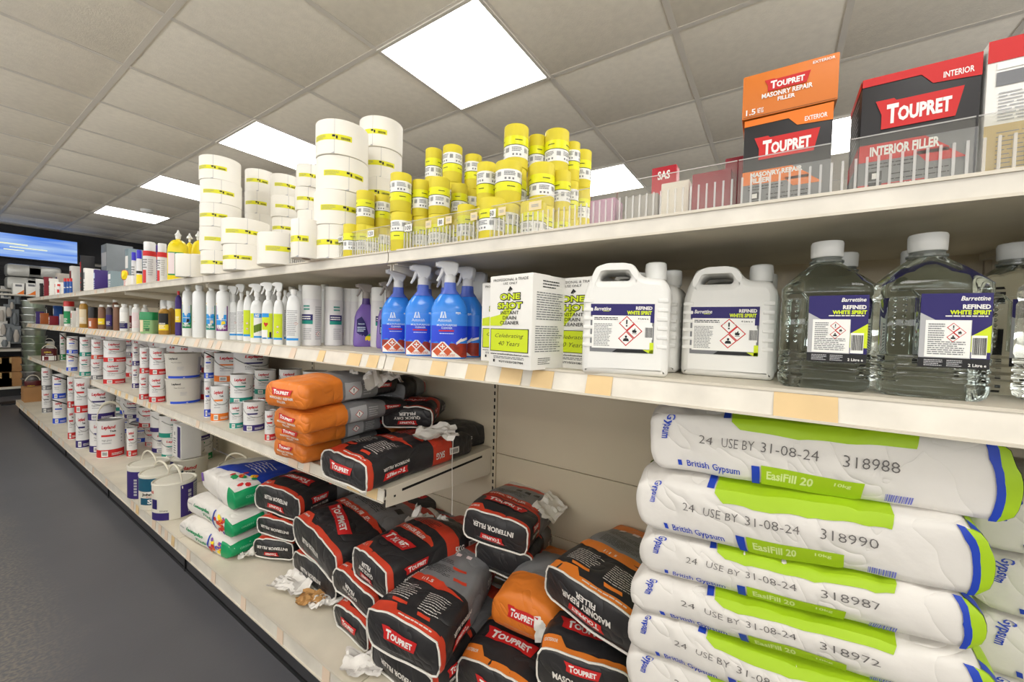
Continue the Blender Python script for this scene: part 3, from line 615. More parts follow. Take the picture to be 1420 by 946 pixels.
# drain cleaner cartons
def drain_box(label, detail=True):
    w, d, h = .122, .112, .192; t = carton('drain_cleaner_box', w, d, h, MATS['card_white'], label, 'box', 'white and lime drain cleaner boxes'); D = Dec(); g = (BLACK)
    D.text('PROFESSIONAL & TRADE', 0, .183, .1, .0055, BLACK, 2, bold=0); D.text('USE ONLY', 0, .175, .04, .005, BLACK, 2, bold=0); D.poly([(-.006, .16), (0, .169), (.007, .163), (.003, .16), (0, .164), (-.003, .158)], BLACK, 2); D.rect(-.001, .158, .001, .168, BLACK, 2)
    D.poly([(-w / 2 + .003, .087), (-.022, .087), (.012, .125), (-.002, .132), (-.03, .11), (-w / 2 + .003, .105)], LIME, 1)
    for st, x, y, ww in (('ONE', 0, .1475, .058), ('SHOT', 0, .129, .07)):
        D.text(st, x, y, ww * 1.05, .0165, BLACK, 2, bold=.09); D.text(st, x, y, ww * .99, .0125, LIME, 4, bold=.035)
    for st, y, ww in (('INSTANT', .1145, .052), ('DRAIN', .104, .038), ('CLEANER', .0935, .054)): D.text(st, 0, y, ww, .0075, BLACK, 3, bold=.01)
    D.rect(-.056, .033, .054, .081, BLACK, 1); D.rect(-.054, .0345, .052, .0795, LIME, 2); D.text('Celebrating', 0, .0655, .082, .0105, BLACK, 3, bold=-.005, ital=.35); D.text('40 Years', .0, .0505, .062, .0095, BLACK, 3, bold=-.005, ital=.35)
    D.text('www.oneshotdraincleaner.com', 0, .028, .11, .0036, BLACK, 2); D.lines(-.045, .018, .045, .024, 2, GREY, 2); D.text('4G/Y1/S/23/GB/7984', .006, .0125, .07, .0045, BLACK, 2); D.rect(-.046, .01, -.041, .016, BLACK, 2)
    D.build('print', t, on_front(0))
    S = Dec(); S.lines(.03, .165, .085, .183, 3, BLACK, 2, fill=.35); S.lines(.012, .1, .1, .158, 12, GREY, 2, fill=.4, seed=4); S.lines(.01, .035, .1, .09, 12, GREY, 2, fill=.4, seed=6); S.lines(.02, .01, .06, .025, 4, BLACK, 2, fill=.35); S.build('side_print', t, on_right(w / 2)); return t
M('rz', None)
t = drain_box('drain cleaner box turned and overhanging the shelf edge'); L_ = P(678, 507, Z=ZM); C_ = P(735, 514, Z=ZM); mid = (L_ + C_) / 2; rz = math.atan2(C_.y - L_.y, C_.x - L_.x); t.location = mid; t.rotation_euler = (0, 0, rz)
t2 = dup(t, (0, 0, 0), 0, 'drain cleaner box standing between the turned one and the white canister'); a_ = P(757, 508, Z=ZM); t2.rotation_euler = (0, 0, -PI / 2 - .12); t2.location = a_ + Vector((-.004, -.063, 0))
t3 = dup(t, (0, 0, 0), 0, 'drain cleaner box half hidden beside the blue bottles'); a_ = P(664, 500, Z=ZM); t3.rotation_euler = (0, 0, -PI / 2 - .1); t3.location = a_ + Vector((.0, -.062, 0))
# white 4 litre canisters
M('can_plastic', (232, 231, 226), .4, var=.015, bump=.02, bscale=30)
def white_spirit_label(D, x0, y0, x1, y1, lit):
    w, h = x1 - x0, y1 - y0; X = lambda u: x0 + u * w; Y = lambda v: y0 + v * h
    D.rect(x0, y0, x1, y1, GREY, 0); D.rect(X(.03), Y(.08), X(.97), Y(.76), PAPER, 2); D.rect(x0, Y(.76), x1, y1, NAVY, 2); D.rect(X(.94), Y(.62), x1, Y(.78), NAVY, 3); D.rect(X(.94), Y(0), x1, Y(.22), LIME, 3); D.poly([(X(.84), Y(.07)), (X(.94), Y(0)), (x1, Y(0)), (x1, Y(.07))], LIME, 3)
    D.poly([(X(.36), y0), (X(.92), y0), (X(.84), Y(.07)), (X(.43), Y(.07))], BLACK, 3); D.text('Barrettine', X(.19), Y(.9), .27 * w, .08 * h, WHITE, 3, ital=.25); D.rect(X(.2), Y(.845), X(.3), Y(.855), LIME, 3)
    D.text('REFINED', X(.84), Y(.915), .25 * w, .07 * h, WHITE, 3, bold=.04); D.text('WHITE SPIRIT', X(.77), Y(.82), .38 * w, .08 * h, LIME, 3, bold=.05)
    D.lines(X(.06), Y(.66), X(.45), Y(.73), 2, BLACK, 3); D.lines(X(.06), Y(.12), X(.36), Y(.6), 15, GREY, 3, fill=.45); D.lines(X(.4), Y(.62), X(.9), Y(.66), 1, WHITE, 3)
    r = h * .155; D.diamond(X(.58), Y(.6), r, '!', 3); D.diamond(X(.58) + r, Y(.6) - r, r, 'flame', 3); D.diamond(X(.575), Y(.6) - 2 * r, r, 'man', 3)
    D.text(lit, X(.83), Y(.7), .16 * w, .035 * h, BLACK, 3); D.barcode(X(.86), Y(.28), X(.98), Y(.55), 4, BLACK, PAPER)
def canister(label):
    t = thing('canister', (0, 0, 0), 0, label, 'canister', 'white four litre canisters'); W = .0775
    outer = rpoly([(-W, .0), (W, .0), (W, .16), (.066, .1785), (.028, .181), (.014, .203), (.006, .2075), (-.042, .2075), (-.056, .203), (-.0725, .165), (-W, .14)], .012, 4)
    hole = rpoly([(-.049, .1755), (.006, .1755), (.008, .187), (-.002, .194), (-.036, .194), (-.047, .187)], .006, 3)
    mb = MB(); curve_slab(mb, outer, [hole], .05, .013, MATS['can_plastic'])
    for q in range(6):
        z = .052 + q * .0165
        for sx in (-1, 1): mb.box((sx * (W - .002) - .003, -.034, z), (sx * (W - .002) + .003, -.01, z + .007), MATS['can_plastic'], bev=.002); mb.box((sx * (W - .012) - .01, -.0515, z), (sx * (W - .012) + .008, -.046, z + .007), MATS['can_plastic'], bev=.002)
    mb.build('canister_body', t)
    MB().lathe([(.0165, .176), (.0165, .181)] + [(.019, .181), (.0195, .2), (.0185, .2105), (.016, .2125)], MATS['cap_white'], 28, cx=.052).build('cap', t)
    D = Dec(); white_spirit_label(D, -.062, .043, .0505, .132, '4 Litre e'); D.build('front_label', t, on_front(-.05)); return t
c1 = canister('white canister beside the drain cleaner boxes, in front'); L_ = P(806, 518, Z=ZM); C_ = P(926, 525, Z=ZM); rz = math.atan2(C_.y - L_.y, C_.x - L_.x); n_ = Vector((-math.sin(rz), math.cos(rz), 0)); c1.rotation_euler = (0, 0, rz); c1.location = (L_ + C_) / 2 + n_ * .05
L_ = P(948, 520, Z=ZM); C_ = P(1068, 529, Z=ZM); rz = math.atan2(C_.y - L_.y, C_.x - L_.x); n_ = Vector((-math.sin(rz), math.cos(rz), 0)); dup(c1, (L_ + C_) / 2 + n_ * .05, rz, 'white canister beside the clear bottles')
dup(c1, c1.location + Vector((.125, -.005, 0)), FACE, 'white canister standing behind the front left one'); dup(c1, (1.02, .07, ZM), FACE, 'white canister deep on the shelf behind the right one')
# clear two litre bottles
M('clear_spirit', (225, 232, 228), .03, var=0, trans=1.0, ior=1.36)
def clear_bottle(label):
    t = thing('clear_bottle', (0, 0, 0), 0, label, 'bottle', 'clear two litre bottles'); pf = [(.03, .003), (.052, 0), (.0575, .005), (.059, .01)]
    for q in range(4): z = .014 + q * .012; pf += [(.0595, z), (.0595, z + .007), (.0575, z + .0085), (.0575, z + .0105)]
    pf += [(.059, .064), (.059, .135), (.0575, .138), (.0575, .142), (.059, .145), (.0585, .158), (.052, .166), (.036, .184), (.023, .196), (.0195, .2)]
    nn = lambda z: 7 if z < .16 else 7 - 5 * min(1, (z - .16) / .038)
    MB().lathe(pf, MATS['clear_spirit'], 48, lambda a, r, z: sq(1, .86 + .14 * max(0, min(1, (z - .16) / .038)), nn(z))(a, r, z)).build('bottle_body', t, smooth=50)
    MB().lathe([(.0195, .199), (.023, .2), (.023, .203), (.0195, .204), (.0195, .21)], M('clear_neck', (190, 196, 190), .1, var=0, trans=.8), 28).build('neck_ring', t)
    MB().lathe([(.0205, .2085), (.0215, .21), (.022, .2305), (.0205, .2335)], MATS['cap_white'], 32).build('cap', t)
    mb = MB()
    for q in range(9):
        for cx_ in (-.047, -.036): mb.lathe([(.0005, -.003), (.0028, 0), (.0005, .003)], MATS['clear_spirit'], 8, cap=False, mt=Matrix.Translation((cx_, -.0505, .074 + q * .0078)))
    mb.tube([(-.022, -.0508, .066), (-.022, -.0508, .14), (-.03, -.0508, .15), (-.052, -.0508, .15)], .002, MATS['clear_spirit']); mb.build('grip_bumps', t)
    D = Dec(); x0, x1, y0, y1 = -.02, .052, .044, .144; w, h = x1 - x0, y1 - y0
    D.rect(x0, y0, x1, y1, NAVY, 0); D.poly([(x0, y0), (x1, y0), (x1, y0 + .13 * h), (x0, y0 + .13 * h)], BLACK, 2); D.poly([(x0, y0 + .13 * h), (x0, y0 + .74 * h), (x0 + .22 * w, y0 + .64 * h), (x0 + .72 * w, y0 + .64 * h), (x0 + .72 * w, y0 + .13 * h)], LGREY, 1)
    D.poly([(x0 + .7 * w, y0 + .42 * h), (x1, y0 + .58 * h), (x1, y0 + .22 * h), (x0 + .7 * w, y0 + .22 * h)], LIME, 1); D.rect(x0 + .08 * w, y0 + .14 * h, x0 + .71 * w, y0 + .64 * h, PAPER, 2); D.barcode(x0 + .73 * w, y0 + .14 * h, x0 + .94 * w, y0 + .44 * h, 3, BLACK, PAPER)
    D.lines(x0 + .12 * w, y0 + .17 * h, x0 + .66 * w, y0 + .36 * h, 7, GREY, 3); D.lines(x0 + .12 * w, y0 + .36 * h, x0 + .36 * w, y0 + .6 * h, 8, GREY, 3); r = .065 * h; D.diamond(x0 + .47 * w, y0 + .54 * h, r, '!', 3); D.diamond(x0 + .47 * w + r, y0 + .54 * h - r, r, 'flame', 3); D.diamond(x0 + .47 * w, y0 + .54 * h - 2 * r, r, 'man', 3)
    D.text('Barrettine', x0 + .75 * w, y0 + .93 * h, .4 * w, .06 * h, WHITE, 3, ital=.25); D.text('REFINED', x0 + .77 * w, y0 + .82 * h, .38 * w, .06 * h, WHITE, 3, bold=.04); D.text('WHITE SPIRIT', x0 + .69 * w, y0 + .745 * h, .56 * w, .06 * h, LIME, 3, bold=.05); D.lines(x0 + .35 * w, y0 + .68 * h, x0 + .95 * w, y0 + .71 * h, 1, WHITE, 3)
    D.lines(x0 + .08 * w, y0 + .015 * h, x0 + .35 * w, y0 + .11 * h, 4, LGREY, 3); D.lines(x0 + .4 * w, y0 + .015 * h, x0 + .62 * w, y0 + .11 * h, 4, LGREY, 3); D.text('2 Litre e', x0 + .82 * w, y0 + .045 * h, .25 * w, .04 * h, WHITE, 3)
    D.build('front_label', t, on_sq(.0595, 1, .86, 7), grid=.01, base=.0012); return t
b1 = clear_bottle('clear bottle with a white cap beside the right canister, front row')
def setf(o, pl, pr_, dep, fn=None):
    L_ = P(*pl, Z=ZM); C_ = P(*pr_, Z=ZM); rz = math.atan2(C_.y - L_.y, C_.x - L_.x) ; rz = (rz + FACE) / 2; n_ = Vector((-math.sin(rz), math.cos(rz), 0)); loc = (L_ + C_) / 2 + n_ * dep; return loc, rz
loc, rz = setf(b1, (1079, 535), (1205, 547), .051); b1.location = loc; b1.rotation_euler = (0, 0, rz); b1.scale = (.97, .97, 1)
loc, rz = setf(b1, (1219, 549), (1378, 560), .051); dup(b1, loc + Vector((.004, -.002, 0)), rz, 'largest clear bottle with a white cap, front row right')
for loc, lab in (((.95, -.31, ZM), 'clear bottle in shadow at the right edge, behind the largest one'), ((.94, -.1, ZM), 'clear bottle directly behind the left front clear bottle'), ((.955, -.2, ZM), 'clear bottle behind, its cap showing between the two front bottles'), ((.84, -.345, ZM), 'clear bottle cut off by the right edge of the picture')): dup(b1, loc, FACE + .03, lab)
# white aerosols
M('aero_white', (218, 216, 216), .3, var=.02)
def aerosol(label, r=.0325, h=.22, body='aero_white', cap='cap_white', c1_=NAVY, c2_=TEAL, group='white aerosol cans', name='aerosol_can'):
    t = thing(name, (0, 0, 0), 0, label, 'spray can', group)
    MB().lathe([(r * .93, 0), (r, .003), (r, h * .76), (r * .97, h * .775)], MATS[body], 28).build('can_body', t); MB().lathe([(r * .98, h * .776), (r * .985, h * .97), (r * .93, h)], MATS[cap], 28).build('cap', t)
    D = Dec(); D.rect(-r * 1.3, h * .42, r * .1, h * .52, c1_, 1); D.rect(-r * 1.3, h * .36, r * .1, h * .42, c2_, 1); D.lines(-r * 1.2, h * .43, -r * .1, h * .5, 2, WHITE, 2); D.lines(-r * .9, h * .58, -r * .2, h * .68, 2, TEAL, 2); D.lines(r * .35, h * .1, r * 1.2, h * .66, 16, LGREY, 1)
    D.diamond(r * .7, h * .2, r * .28, 'flame', 2); D.lines(-r * .9, h * .1, 0, h * .3, 6, LGREY, 1); D.build('printed_sleeve', t, on_cyl(r), grid=(r * .2, None)); return t
ae = aerosol('white aerosol can with a teal band, largest, right end of the row'); s = spot(432, 480, ZM, .033); ae.location = s; ae.rotation_euler = (0, 0, face_rz(s))
for k, (px, py, off, lab) in enumerate(((456, 480, .03, 'white aerosol can standing right of the teal banded one'), (473, 479.5, .055, 'third white aerosol can, with a narrow blue mark'), (484, 479, .08, 'fourth white aerosol can, mostly hidden'), (492, 479, .15, 'dim white aerosol can just left of the purple bottles'))):
    s2 = spot(px, py, ZM, .033) + Vector((off * .6, 0, 0)); dup(ae, s2, face_rz(s2) + .9 * (k + 1), lab)
# generic bottles placed by their outline on the shelf
def meas(xl, xr, yt, X, z):
    cx_ = (xl + xr) / 2; p = P(cx_, yt, X=X); a = P(xl, yt, X=X); b = P(xr, yt, X=X)
    va = Vector((a.x, a.y)); vb = Vector((b.x, b.y)); ang = abs(va.angle(vb)); d = math.hypot(p.x, p.y)
    return Vector((X, p.y, z)), ang * d, p.z - z, math.atan2(p.y, p.x) - PI / 2
def bottle(name, label, cat, group, xl, xr, yt, X, mat, capm, dec=None, neck=.3, sy=.7, shoulder=.78, n=2.6, z=ZM, head=None, caph=.08, jit=0, maxh=None, turn=.75):
    loc, wd, h, rz = meas(xl, xr, yt, X, z); r = wd / 2 / (.86 + .14 * sy) * 1.03
    if maxh: h = min(h, maxh)
    t = thing(name, loc, (rz + FACE) / 2 if turn is None else rz * turn + FACE * (1 - turn), label, cat, group)
    H = h if not head else h * .8
    pf = [(r * .92, 0), (r, H * .03), (r, H * shoulder)] + [(r * (max(neck, .2) + (1 - max(neck, .2)) * math.cos(k * PI / 10)), H * (shoulder + (.9 - shoulder) * math.sin(k * PI / 10))) for k in (1, 2, 3, 4, 5)] + [(r * neck, H * .91), (r * neck, H * .99)]
    MB().lathe(pf, MATS[mat], 24, lambda a, q, zz: sq(1, sy if zz < H * .8 else 1, n if zz < H * .8 else 2)(a, q, zz)).build('bottle_body', t)
    if head: trigger_head(t, H * .98, h * .22, MATS[head], s=min(1.1, r / .03))
    else: MB().lathe([(r * neck * 1.22, H * (1 - caph)), (r * neck * 1.28, H * .995), (r * neck * 1.15, H * 1.003)], MATS[capm], 18).build('cap', t)
    if dec:
        D = Dec(); dec(D, r, H); D.build('front_label', t, on_sq(r, 1, sy, n), grid=r * .25)
    return t
def lab_block(c, y0=.15, y1=.7, c2_=None, txt=None, w=.85, side=0, tc=WHITE):
    def f(D, r, H):
        D.rect(-r * w + side * r, H * y0, r * w, H * y1, c, 0)
        if c2_: D.rect(-r * w + side * r, H * y0, r * w, H * (y0 + (y1 - y0) * .35), c2_, 1)
        D.lines(-r * w * .8 + side * r, H * (y0 + .05), r * w * .5, H * (y0 + (y1 - y0) * .45), 4, WHITE if c is not PAPER else GREY, 2)
        if txt: D.text(txt, side * r / 2, H * (y1 - .09), r * w * 1.2, H * .07, tc, 2)
    return f
def photo_lab(c, pet):
    def f(D, r, H):
        D.rect(-r * .85, H * .16, r * .85, H * .62, c, 0); D.text('CLEANER', 0, H * .57, r * 1.3, H * .05, PALEB, 2); D.lines(-r * .7, H * .47, r * .7, H * .53, 2, PALEB, 2)
        for i in (0, 1):
            for j in (0, 1): D.rect(-r * .72 + i * r * .74, H * (.27 + j * .1), -r * .04 + i * r * .74, H * (.36 + j * .1), SKY, 2)
        D.poly([(0, H * .27), (r * .6, H * .29), (r * .55, H * .34), (r * .1, H * .34)], pet, 3); D.text('Fungicidal', 0, H * .21, r * 1.3, H * .05, WHITE, 2); D.rect(-r * .8, H * .64, r * .2, H * .67, YELLOW, 1)
    return f
M('hg_white', (234, 235, 233), .35, var=.01)
for xl, xr, X, dec, lab in ((253, 268, .77, photo_lab(GREEN, BLACK), 'white cleaner bottle with a green label, leftmost of four'), (267, 286, .755, lambda D, r, H: [D.rect(-r * .7, H * (.3 + .08 * k), -r * .3, H * (.31 + .08 * k), CREAM, 1) for k in range(5)], 'plain white cleaner bottle showing its blank back'), (286, 301, .77, photo_lab(TEAL, CREAM), 'white cleaner bottle with a teal picture label'), (300, 319, .755, photo_lab(ink('violet_ink', (112, 44, 120)), YELLOW), 'white cleaner bottle with a violet picture label')):
    bottle('cleaner_bottle', lab, 'bottle', 'large white cleaner bottles', xl, xr, 396, X, 'hg_white', 'cap_white', dec, neck=.45, sy=.9, shoulder=.8, n=2.2)
def hg(kind):
    def f(D, r, H):
        if kind == 'lime': D.rect(-r * .85, H * .1, r * .85, H * .62, LIME, 0); D.rect(-r * .85, H * .1, r * .85, H * .14, SKY, 1); D.diamond(0, H * .36, r * .3, '!', 2); D.diamond(0, H * .25, r * .3, 'man', 2)
        elif kind == 'grid':
            D.rect(-r * .85, H * .1, r * .85, H * .62, PAPER, 0); D.rect(-r * .85, H * .1, -r * .3, H * .62, LIME, 1); D.rect(-r * .28, H * .53, r * .85, H * .62, SKY, 1); D.text('HG', .0 + r * .2, H * .575, r * .7, H * .07, WHITE, 2, bold=.05, ital=.3); D.rect(-r * .28, H * .1, r * .85, H * .14, SKY, 1)
            D.poly([(-r * .28, H * .2), (r * .85, H * .26), (r * .85, H * .42), (-r * .28, H * .36)], ink('olive_ink', (104, 134, 28)), 2)
            for k in range(4): D.rect(-r * .2 + k * r * .26, H * .22, -r * .17 + k * r * .26, H * .38, BLACK, 3)
        elif kind == 'heart':
            D.rect(-r * .85, H * .1, r * .85, H * .62, LIME, 0); D.rect(-r * .85, H * .1, r * .1, H * .28, PAPER, 1); D.rect(-r * .85, H * .1, r * .85, H * .13, SKY, 1); D.rect(-r * .85, H * .54, r * .3, H * .62, SKY, 1); D.poly([(-r * .5, H * .4), (-r * .2, H * .34), (r * .2, H * .4), (r * .1, H * .43), (-r * .2, H * .42), (-r * .45, H * .44)], RED, 2); D.rect(r * .4, H * .12, r * .7, H * .24, BLACK, 2)
        else:
            D.rect(-r * .85, H * .1, r * .85, H * .14, SKY, 1); D.lines(-r * .75, H * .18, r * .75, H * .64, 14, LGREY, 1); D.diamond(r * .55, H * .4, r * .25, '!', 2)
    return f
for xl, xr, yt, X, kd, hd, lab in ((317, 331, 397, .79, 'text', 'hg_white', 'white trigger bottle with small print, leftmost of its row'), (329, 341, 394, .80, 'text', 'hg_white', 'second white trigger bottle, narrow and half hidden'), (338, 351, 404, .775, 'lime', None, 'capped white bottle with a lime label between trigger bottles'),
      (348, 366, 394, .76, 'grid', 'hg_white', 'white trigger bottle with HG label and green tile picture'), (364, 381, 392, .75, 'heart', 'hg_white', 'white trigger bottle with a red heart on lime'), (380, 394, 392, .745, 'lime', 'hg_white', 'white trigger bottle with red hazard diamonds on lime'),
      (391, 400, 403, .775, 'text', None, 'narrow capped white bottle behind the text-covered one'), (398, 417, 402, .745, 'text', None, 'capped white bottle covered in small print beside the aerosols')):
    bottle('trigger_bottle' if hd else 'cleaner_bottle', lab, 'bottle', 'white bottles with lime labels', xl, xr, yt, X, 'hg_white', 'cap_white', hg(kd), neck=.36, sy=.7, shoulder=.62 if not hd else .66, head=hd, turn=.72)

# ---------------------------------------------------------------- rest of the middle shelf and far end of the top shelf
M('amber', (176, 132, 50), .3); M('brown_fluid', (130, 92, 70), .4); M('dark_fluid', (78, 66, 74), .4); M('orange_fluid', (214, 118, 66), .4); M('green_lid', (10, 134, 72), .35); M('green_tub', (150, 188, 130), .4); M('black_lid', (28, 26, 26), .4); M('copper_tin', (178, 98, 50), .35)
M('glue_yellow', (240, 216, 20), .35); M('violet_card', (66, 46, 120), .45); M('blue_grey', (128, 146, 152), .45); M('navy_can', (34, 40, 120), .35); M('red_can', (204, 40, 36), .35); M('blue_cap', (54, 44, 190), .35); M('steel_grey', (122, 128, 132), .4); M('blue_can', (26, 76, 150), .35); M('brown_card', (168, 124, 78), .7); M('stone', (196, 188, 178), .6)
G5 = 'small bottles on the middle shelf, far half'
for a in (('oil_bottle', 'violet and yellow bottle just left of the tall white cleaner bottles', 243, 252, 404, .77, 'violet_card', 'red_can', lab_block(YELLOW, .3, .6), .3, .7),
          ('oil_bottle', 'tall amber oil bottle with cream neck, behind the violet one', 232, 243, 424, .80, 'amber', 'cap_white', None, .35, .8),
          ('oil_bottle', 'squat amber bottle with a dark and yellow label beside the green tub', 220, 236, 425, .76, 'amber', 'cap_white', lab_block(BLACK, .15, .75, YELLOW), .4, .8),
          ('filler_bottle', 'white bottle with an orange label behind the green tub', 196, 206, 423, .85, 'cap_white', 'cap_white', lab_block(ORANGE), .4, .8),
          ('filler_bottle', 'white bottle with a brown label standing left of the green tub', 183, 195, 422, .77, 'cap_white', 'cap_white', lab_block(PINK, .15, .7), .45, .85),
          ('filler_bottle', 'plain white bottle with a navy strip, third left of the green tub', 166, 179, 422, .755, 'cap_white', 'cap_white', lab_block(PAPER, .1, .7, NAVY), .5, .9),
          ('filler_bottle', 'slim white bottle between the plain and the brown-labelled ones', 178, 185, 424, .83, 'cap_white', 'cap_white', lab_block(MAROON, .1, .6), .5, .9),
          ('stain_bottle', 'brown stain bottle with a white cap nearest the plain white bottle', 157, 167, 423, .755, 'brown_fluid', 'cap_white', None, .55, .95), ('stain_bottle', 'taller brown stain bottle behind the two white-capped ones', 155, 165, 416, .90, 'brown_fluid', 'cap_white', None, .55, .95),
          ('stain_bottle', 'dark grey stain bottle with a white cap', 147, 157, 423, .76, 'dark_fluid', 'cap_white', lab_block(PURPLE, .15, .6), .55, .95), ('stain_bottle', 'orange brown stain bottle with a white cap and yellow label', 136, 147, 423, .755, 'brown_fluid', 'cap_white', lab_block(YELLOW, .2, .45), .55, .95),
          ('brown_jar', 'brown jar with a white lid beside the copper tin', 110, 122, 418, .75, 'amber', 'cap_white', lab_block(CREAM, .15, .7), .6, .95)):
    nm, lab, xl, xr, yt, X, mt, cp, dc, nk, sy = a; bottle(nm, lab, 'bottle', G5, xl, xr, yt, X, mt, cp, dc, neck=nk, sy=sy, shoulder=.76, n=2.3)
def tub(name, label, cat, xl, xr, yt, X, z, body, lid, dec=None, sy=.8, n=4, lidh=.2, group=None, maxh=None, taper=.93):
    loc, wd, h, rz = meas(xl, xr, yt, X, z); r = wd / 2 / (1 if n < 3 else 1.05)
    if maxh: h = min(h, maxh)
    t = thing(name, loc, (rz + FACE) / 2, label, cat, group)
    MB().lathe([(r * taper * .96, 0), (r * taper, h * .03), (r * .97, h * (1 - lidh))], MATS[body], 28, sq(1, sy, n)).build('tub_body', t)
    MB().lathe([(r, h * (1 - lidh) - .001), (r * 1.03, h * (1 - lidh)), (r * 1.03, h * (1 - lidh * .25)), (r * .97, h)], MATS[lid], 28, sq(1, sy, n)).build('lid', t)
    if dec: D = Dec(); dec(D, r * .93, h); D.build('label', t, on_sq(r * .965, 1, sy, n), grid=r * .25, base=.001)
    return t
tub('wood_filler_tub', 'pale green tub with a bright green lid on the middle shelf', 'tub', 194, 221, 433, .735, ZM, 'green_tub', 'green_lid', lambda D, r, h: (D.rect(-r * .8, h * .1, -r * .3, h * .68, CREAM, 0), D.lines(-r * .2, h * .2, r * .7, h * .6, 4, GREEN, 1), D.barcode(0, h * .1, r * .6, h * .25, 2, BLACK)), lidh=.36)
tub('copper_tin', 'squat copper coloured tin with a black lid', 'tin', 122, 136, 426, .74, ZM, 'copper_tin', 'black_lid', lab_block(PINK, .1, .35, w=.3), n=2, sy=1, lidh=.5, taper=1)
tub('mixed_tin', 'small tin with a red and green band, far on the middle shelf', 'tin', 88, 103, 418, .78, ZM, 'cap_white', 'red_can', lab_block(GREEN, .1, .6), n=2, sy=1)
for k, (xl, xr, yt, X, m_, lab) in enumerate(((103, 109, 427, .77, 'card_white', 'white carton leaning beside the brown jar'), (94, 103, 431, .74, 'card_white', 'white carton with grey print on the far middle shelf'), (70, 78, 424, .80, 'blue_can', 'blue and white pack on the far middle shelf'), (59, 70, 426, .84, 'black_card', 'stack of dark trays on the far middle shelf'), (78, 88, 436, .74, 'stone', 'pale low pack among the far middle shelf clutter'), (47, 52, 432, .74, 'violet_card', 'violet capped pack at the end of the middle shelf'), (53, 58, 434, .75, 'copper_tin', 'brown pack at the end of the middle shelf'), (62, 74, 438, .74, 'darkred_card', 'flat dark red pack lying on the far middle shelf'), (109, 113, 430, .80, 'violet_card', 'narrow violet pack behind the brown jar'))):
    loc, wd, h, rz = meas(xl, xr, yt, X, ZM); t = carton('packet', wd, .06, max(.02, h), MATS[m_], lab, 'box', 'packs at the far end of the middle shelf'); t.location = loc; t.rotation_euler = (0, 0, FACE)
    D = Dec(); D.rect(-wd * .4, h * .55, wd * .4, h * .85, PAPER if m_ != 'card_white' else RED, 0); D.lines(-wd * .4, h * .1, wd * .4, h * .5, 3, GREY if m_ == 'card_white' else PAPER, 1); D.build('print', t, on_front(0))
# top shelf, far end
for xl, xr, yt, X, lab, c_ in ((233, 261, 318, .76, 'yellow glue bottle with a white nozzle, front and largest', GREEN), (257, 269, 322, .84, 'yellow glue bottle, second, behind the front one', GREEN), (266, 284, 319, .86, 'yellow glue bottle nearest the white rolls', PAPER)):
    t = bottle('glue_bottle', lab, 'bottle', 'yellow glue bottles', xl, xr, yt, X, 'glue_yellow', 'cap_white', lambda D, r, H, c_=c_: (D.rect(-r * .8, H * .12, r * .75, H * .62, c_, 0), D.rect(-r * .8, H * .15, -r * .1, H * .6, PINK, 1), D.lines(0, H * .18, r * .65, H * .45, 4, WHITE, 1), D.barcode(r * .1, H * .48, r * .7, H * .6, 2, BLACK, PAPER)), neck=.2, sy=.7, shoulder=.66, z=ZT)
    r_ = .006; hh = max(v[2] for v in t.children[0].bound_box); MB().lathe([(r_ * 2.2, hh), (r_ * 2.2, hh + .008), (r_, hh + .02), (r_ * .5, hh + .034)], MATS['cap_white'], 16).build('nozzle', t)
    t.scale = (1, 1, .88)
def spray_can(xl, xr, yt, X, z, body, cap, dec, lab, group, stack=0, caph=.2):
    loc, wd, h, rz = meas(xl, xr, yt, X, z); r = wd / 2; t = thing('spray_can', loc, rz * .5 + FACE * .5, lab, 'spray can', group)
    MB().lathe([(r * .93, 0), (r, .003), (r, h * (1 - caph - .04)), (r * .85, h * (1 - caph))], MATS[body], 24).build('can_body', t); MB().lathe([(r * .9, h * (1 - caph)), (r * .9, h * .98), (r * .8, h)], MATS[cap], 24).build('cap', t)
    D = Dec(); dec(D, r, h); D.build('printed_sleeve', t, on_cyl(r), grid=(r * .25, None)); return t
M('foam_white', (222, 222, 222), .35)
rw = lambda D, r, h: (D.rect(-PI * r, h * .66, PI * r, h * .78, RED, 0), D.rect(-PI * r * .6, .004, r * .1, h * .33, RED, 0), D.lines(-r * .8, h * .36, r * .3, h * .6, 4, GREY, 1), D.lines(r * .4, h * .2, r * 1.2, h * .6, 8, LGREY, 1))
spray_can(198, 217, 336, .75, ZT, 'foam_white', 'foam_white', rw, 'white foam can with red bands, left of the yellow glue', 'red and white foam cans'); spray_can(218, 232, 338, .78, ZT, 'foam_white', 'foam_white', rw, 'white foam can with red bands, partly behind the front one', 'red and white foam cans'); spray_can(212, 221, 340, .86, ZT, 'violet_card', 'violet_card', rw, 'violet can seen between the two foam cans', 'red and white foam cans')
spray_can(182, 189, 350, .75, ZT, 'foam_white', 'blue_cap', lambda D, r, h: (D.lines(-r, h * .3, r, h * .6, 4, GREY, 0),), 'slim white can with a blue cap', 'slim blue-capped cans', caph=.24)
spray_can(189, 197, 347, .76, ZT, 'foam_white', 'blue_cap', lambda D, r, h: (D.rect(-PI * r, 0, PI * r, h * .32, YELLOW, 0), D.rect(-PI * r, h * .35, PI * r, h * .42, BLACK, 0)), 'slim white and yellow can with a blue cap', 'slim blue-capped cans', caph=.24)
for k in range(3): spray_can(88 + 4.2 * k, 92.2 + 4.2 * k, 386, .74, ZT, 'blue_can', 'red_can', lambda D, r, h: (D.rect(-r, h * .4, r, h * .45, WHITE, 0),), 'small blue can with a red cap, %s of three' % ('left', 'middle', 'right')[k], 'small blue cans with red caps')
spray_can(79, 84, 394, .73, ZT, 'foam_white', 'red_can', lambda D, r, h: (D.rect(-r, h * .2, r, h * .5, RED, 0),), 'tiny white pot with a red cap left of the blue cans', None)
FB = 'packs on the far top shelf'
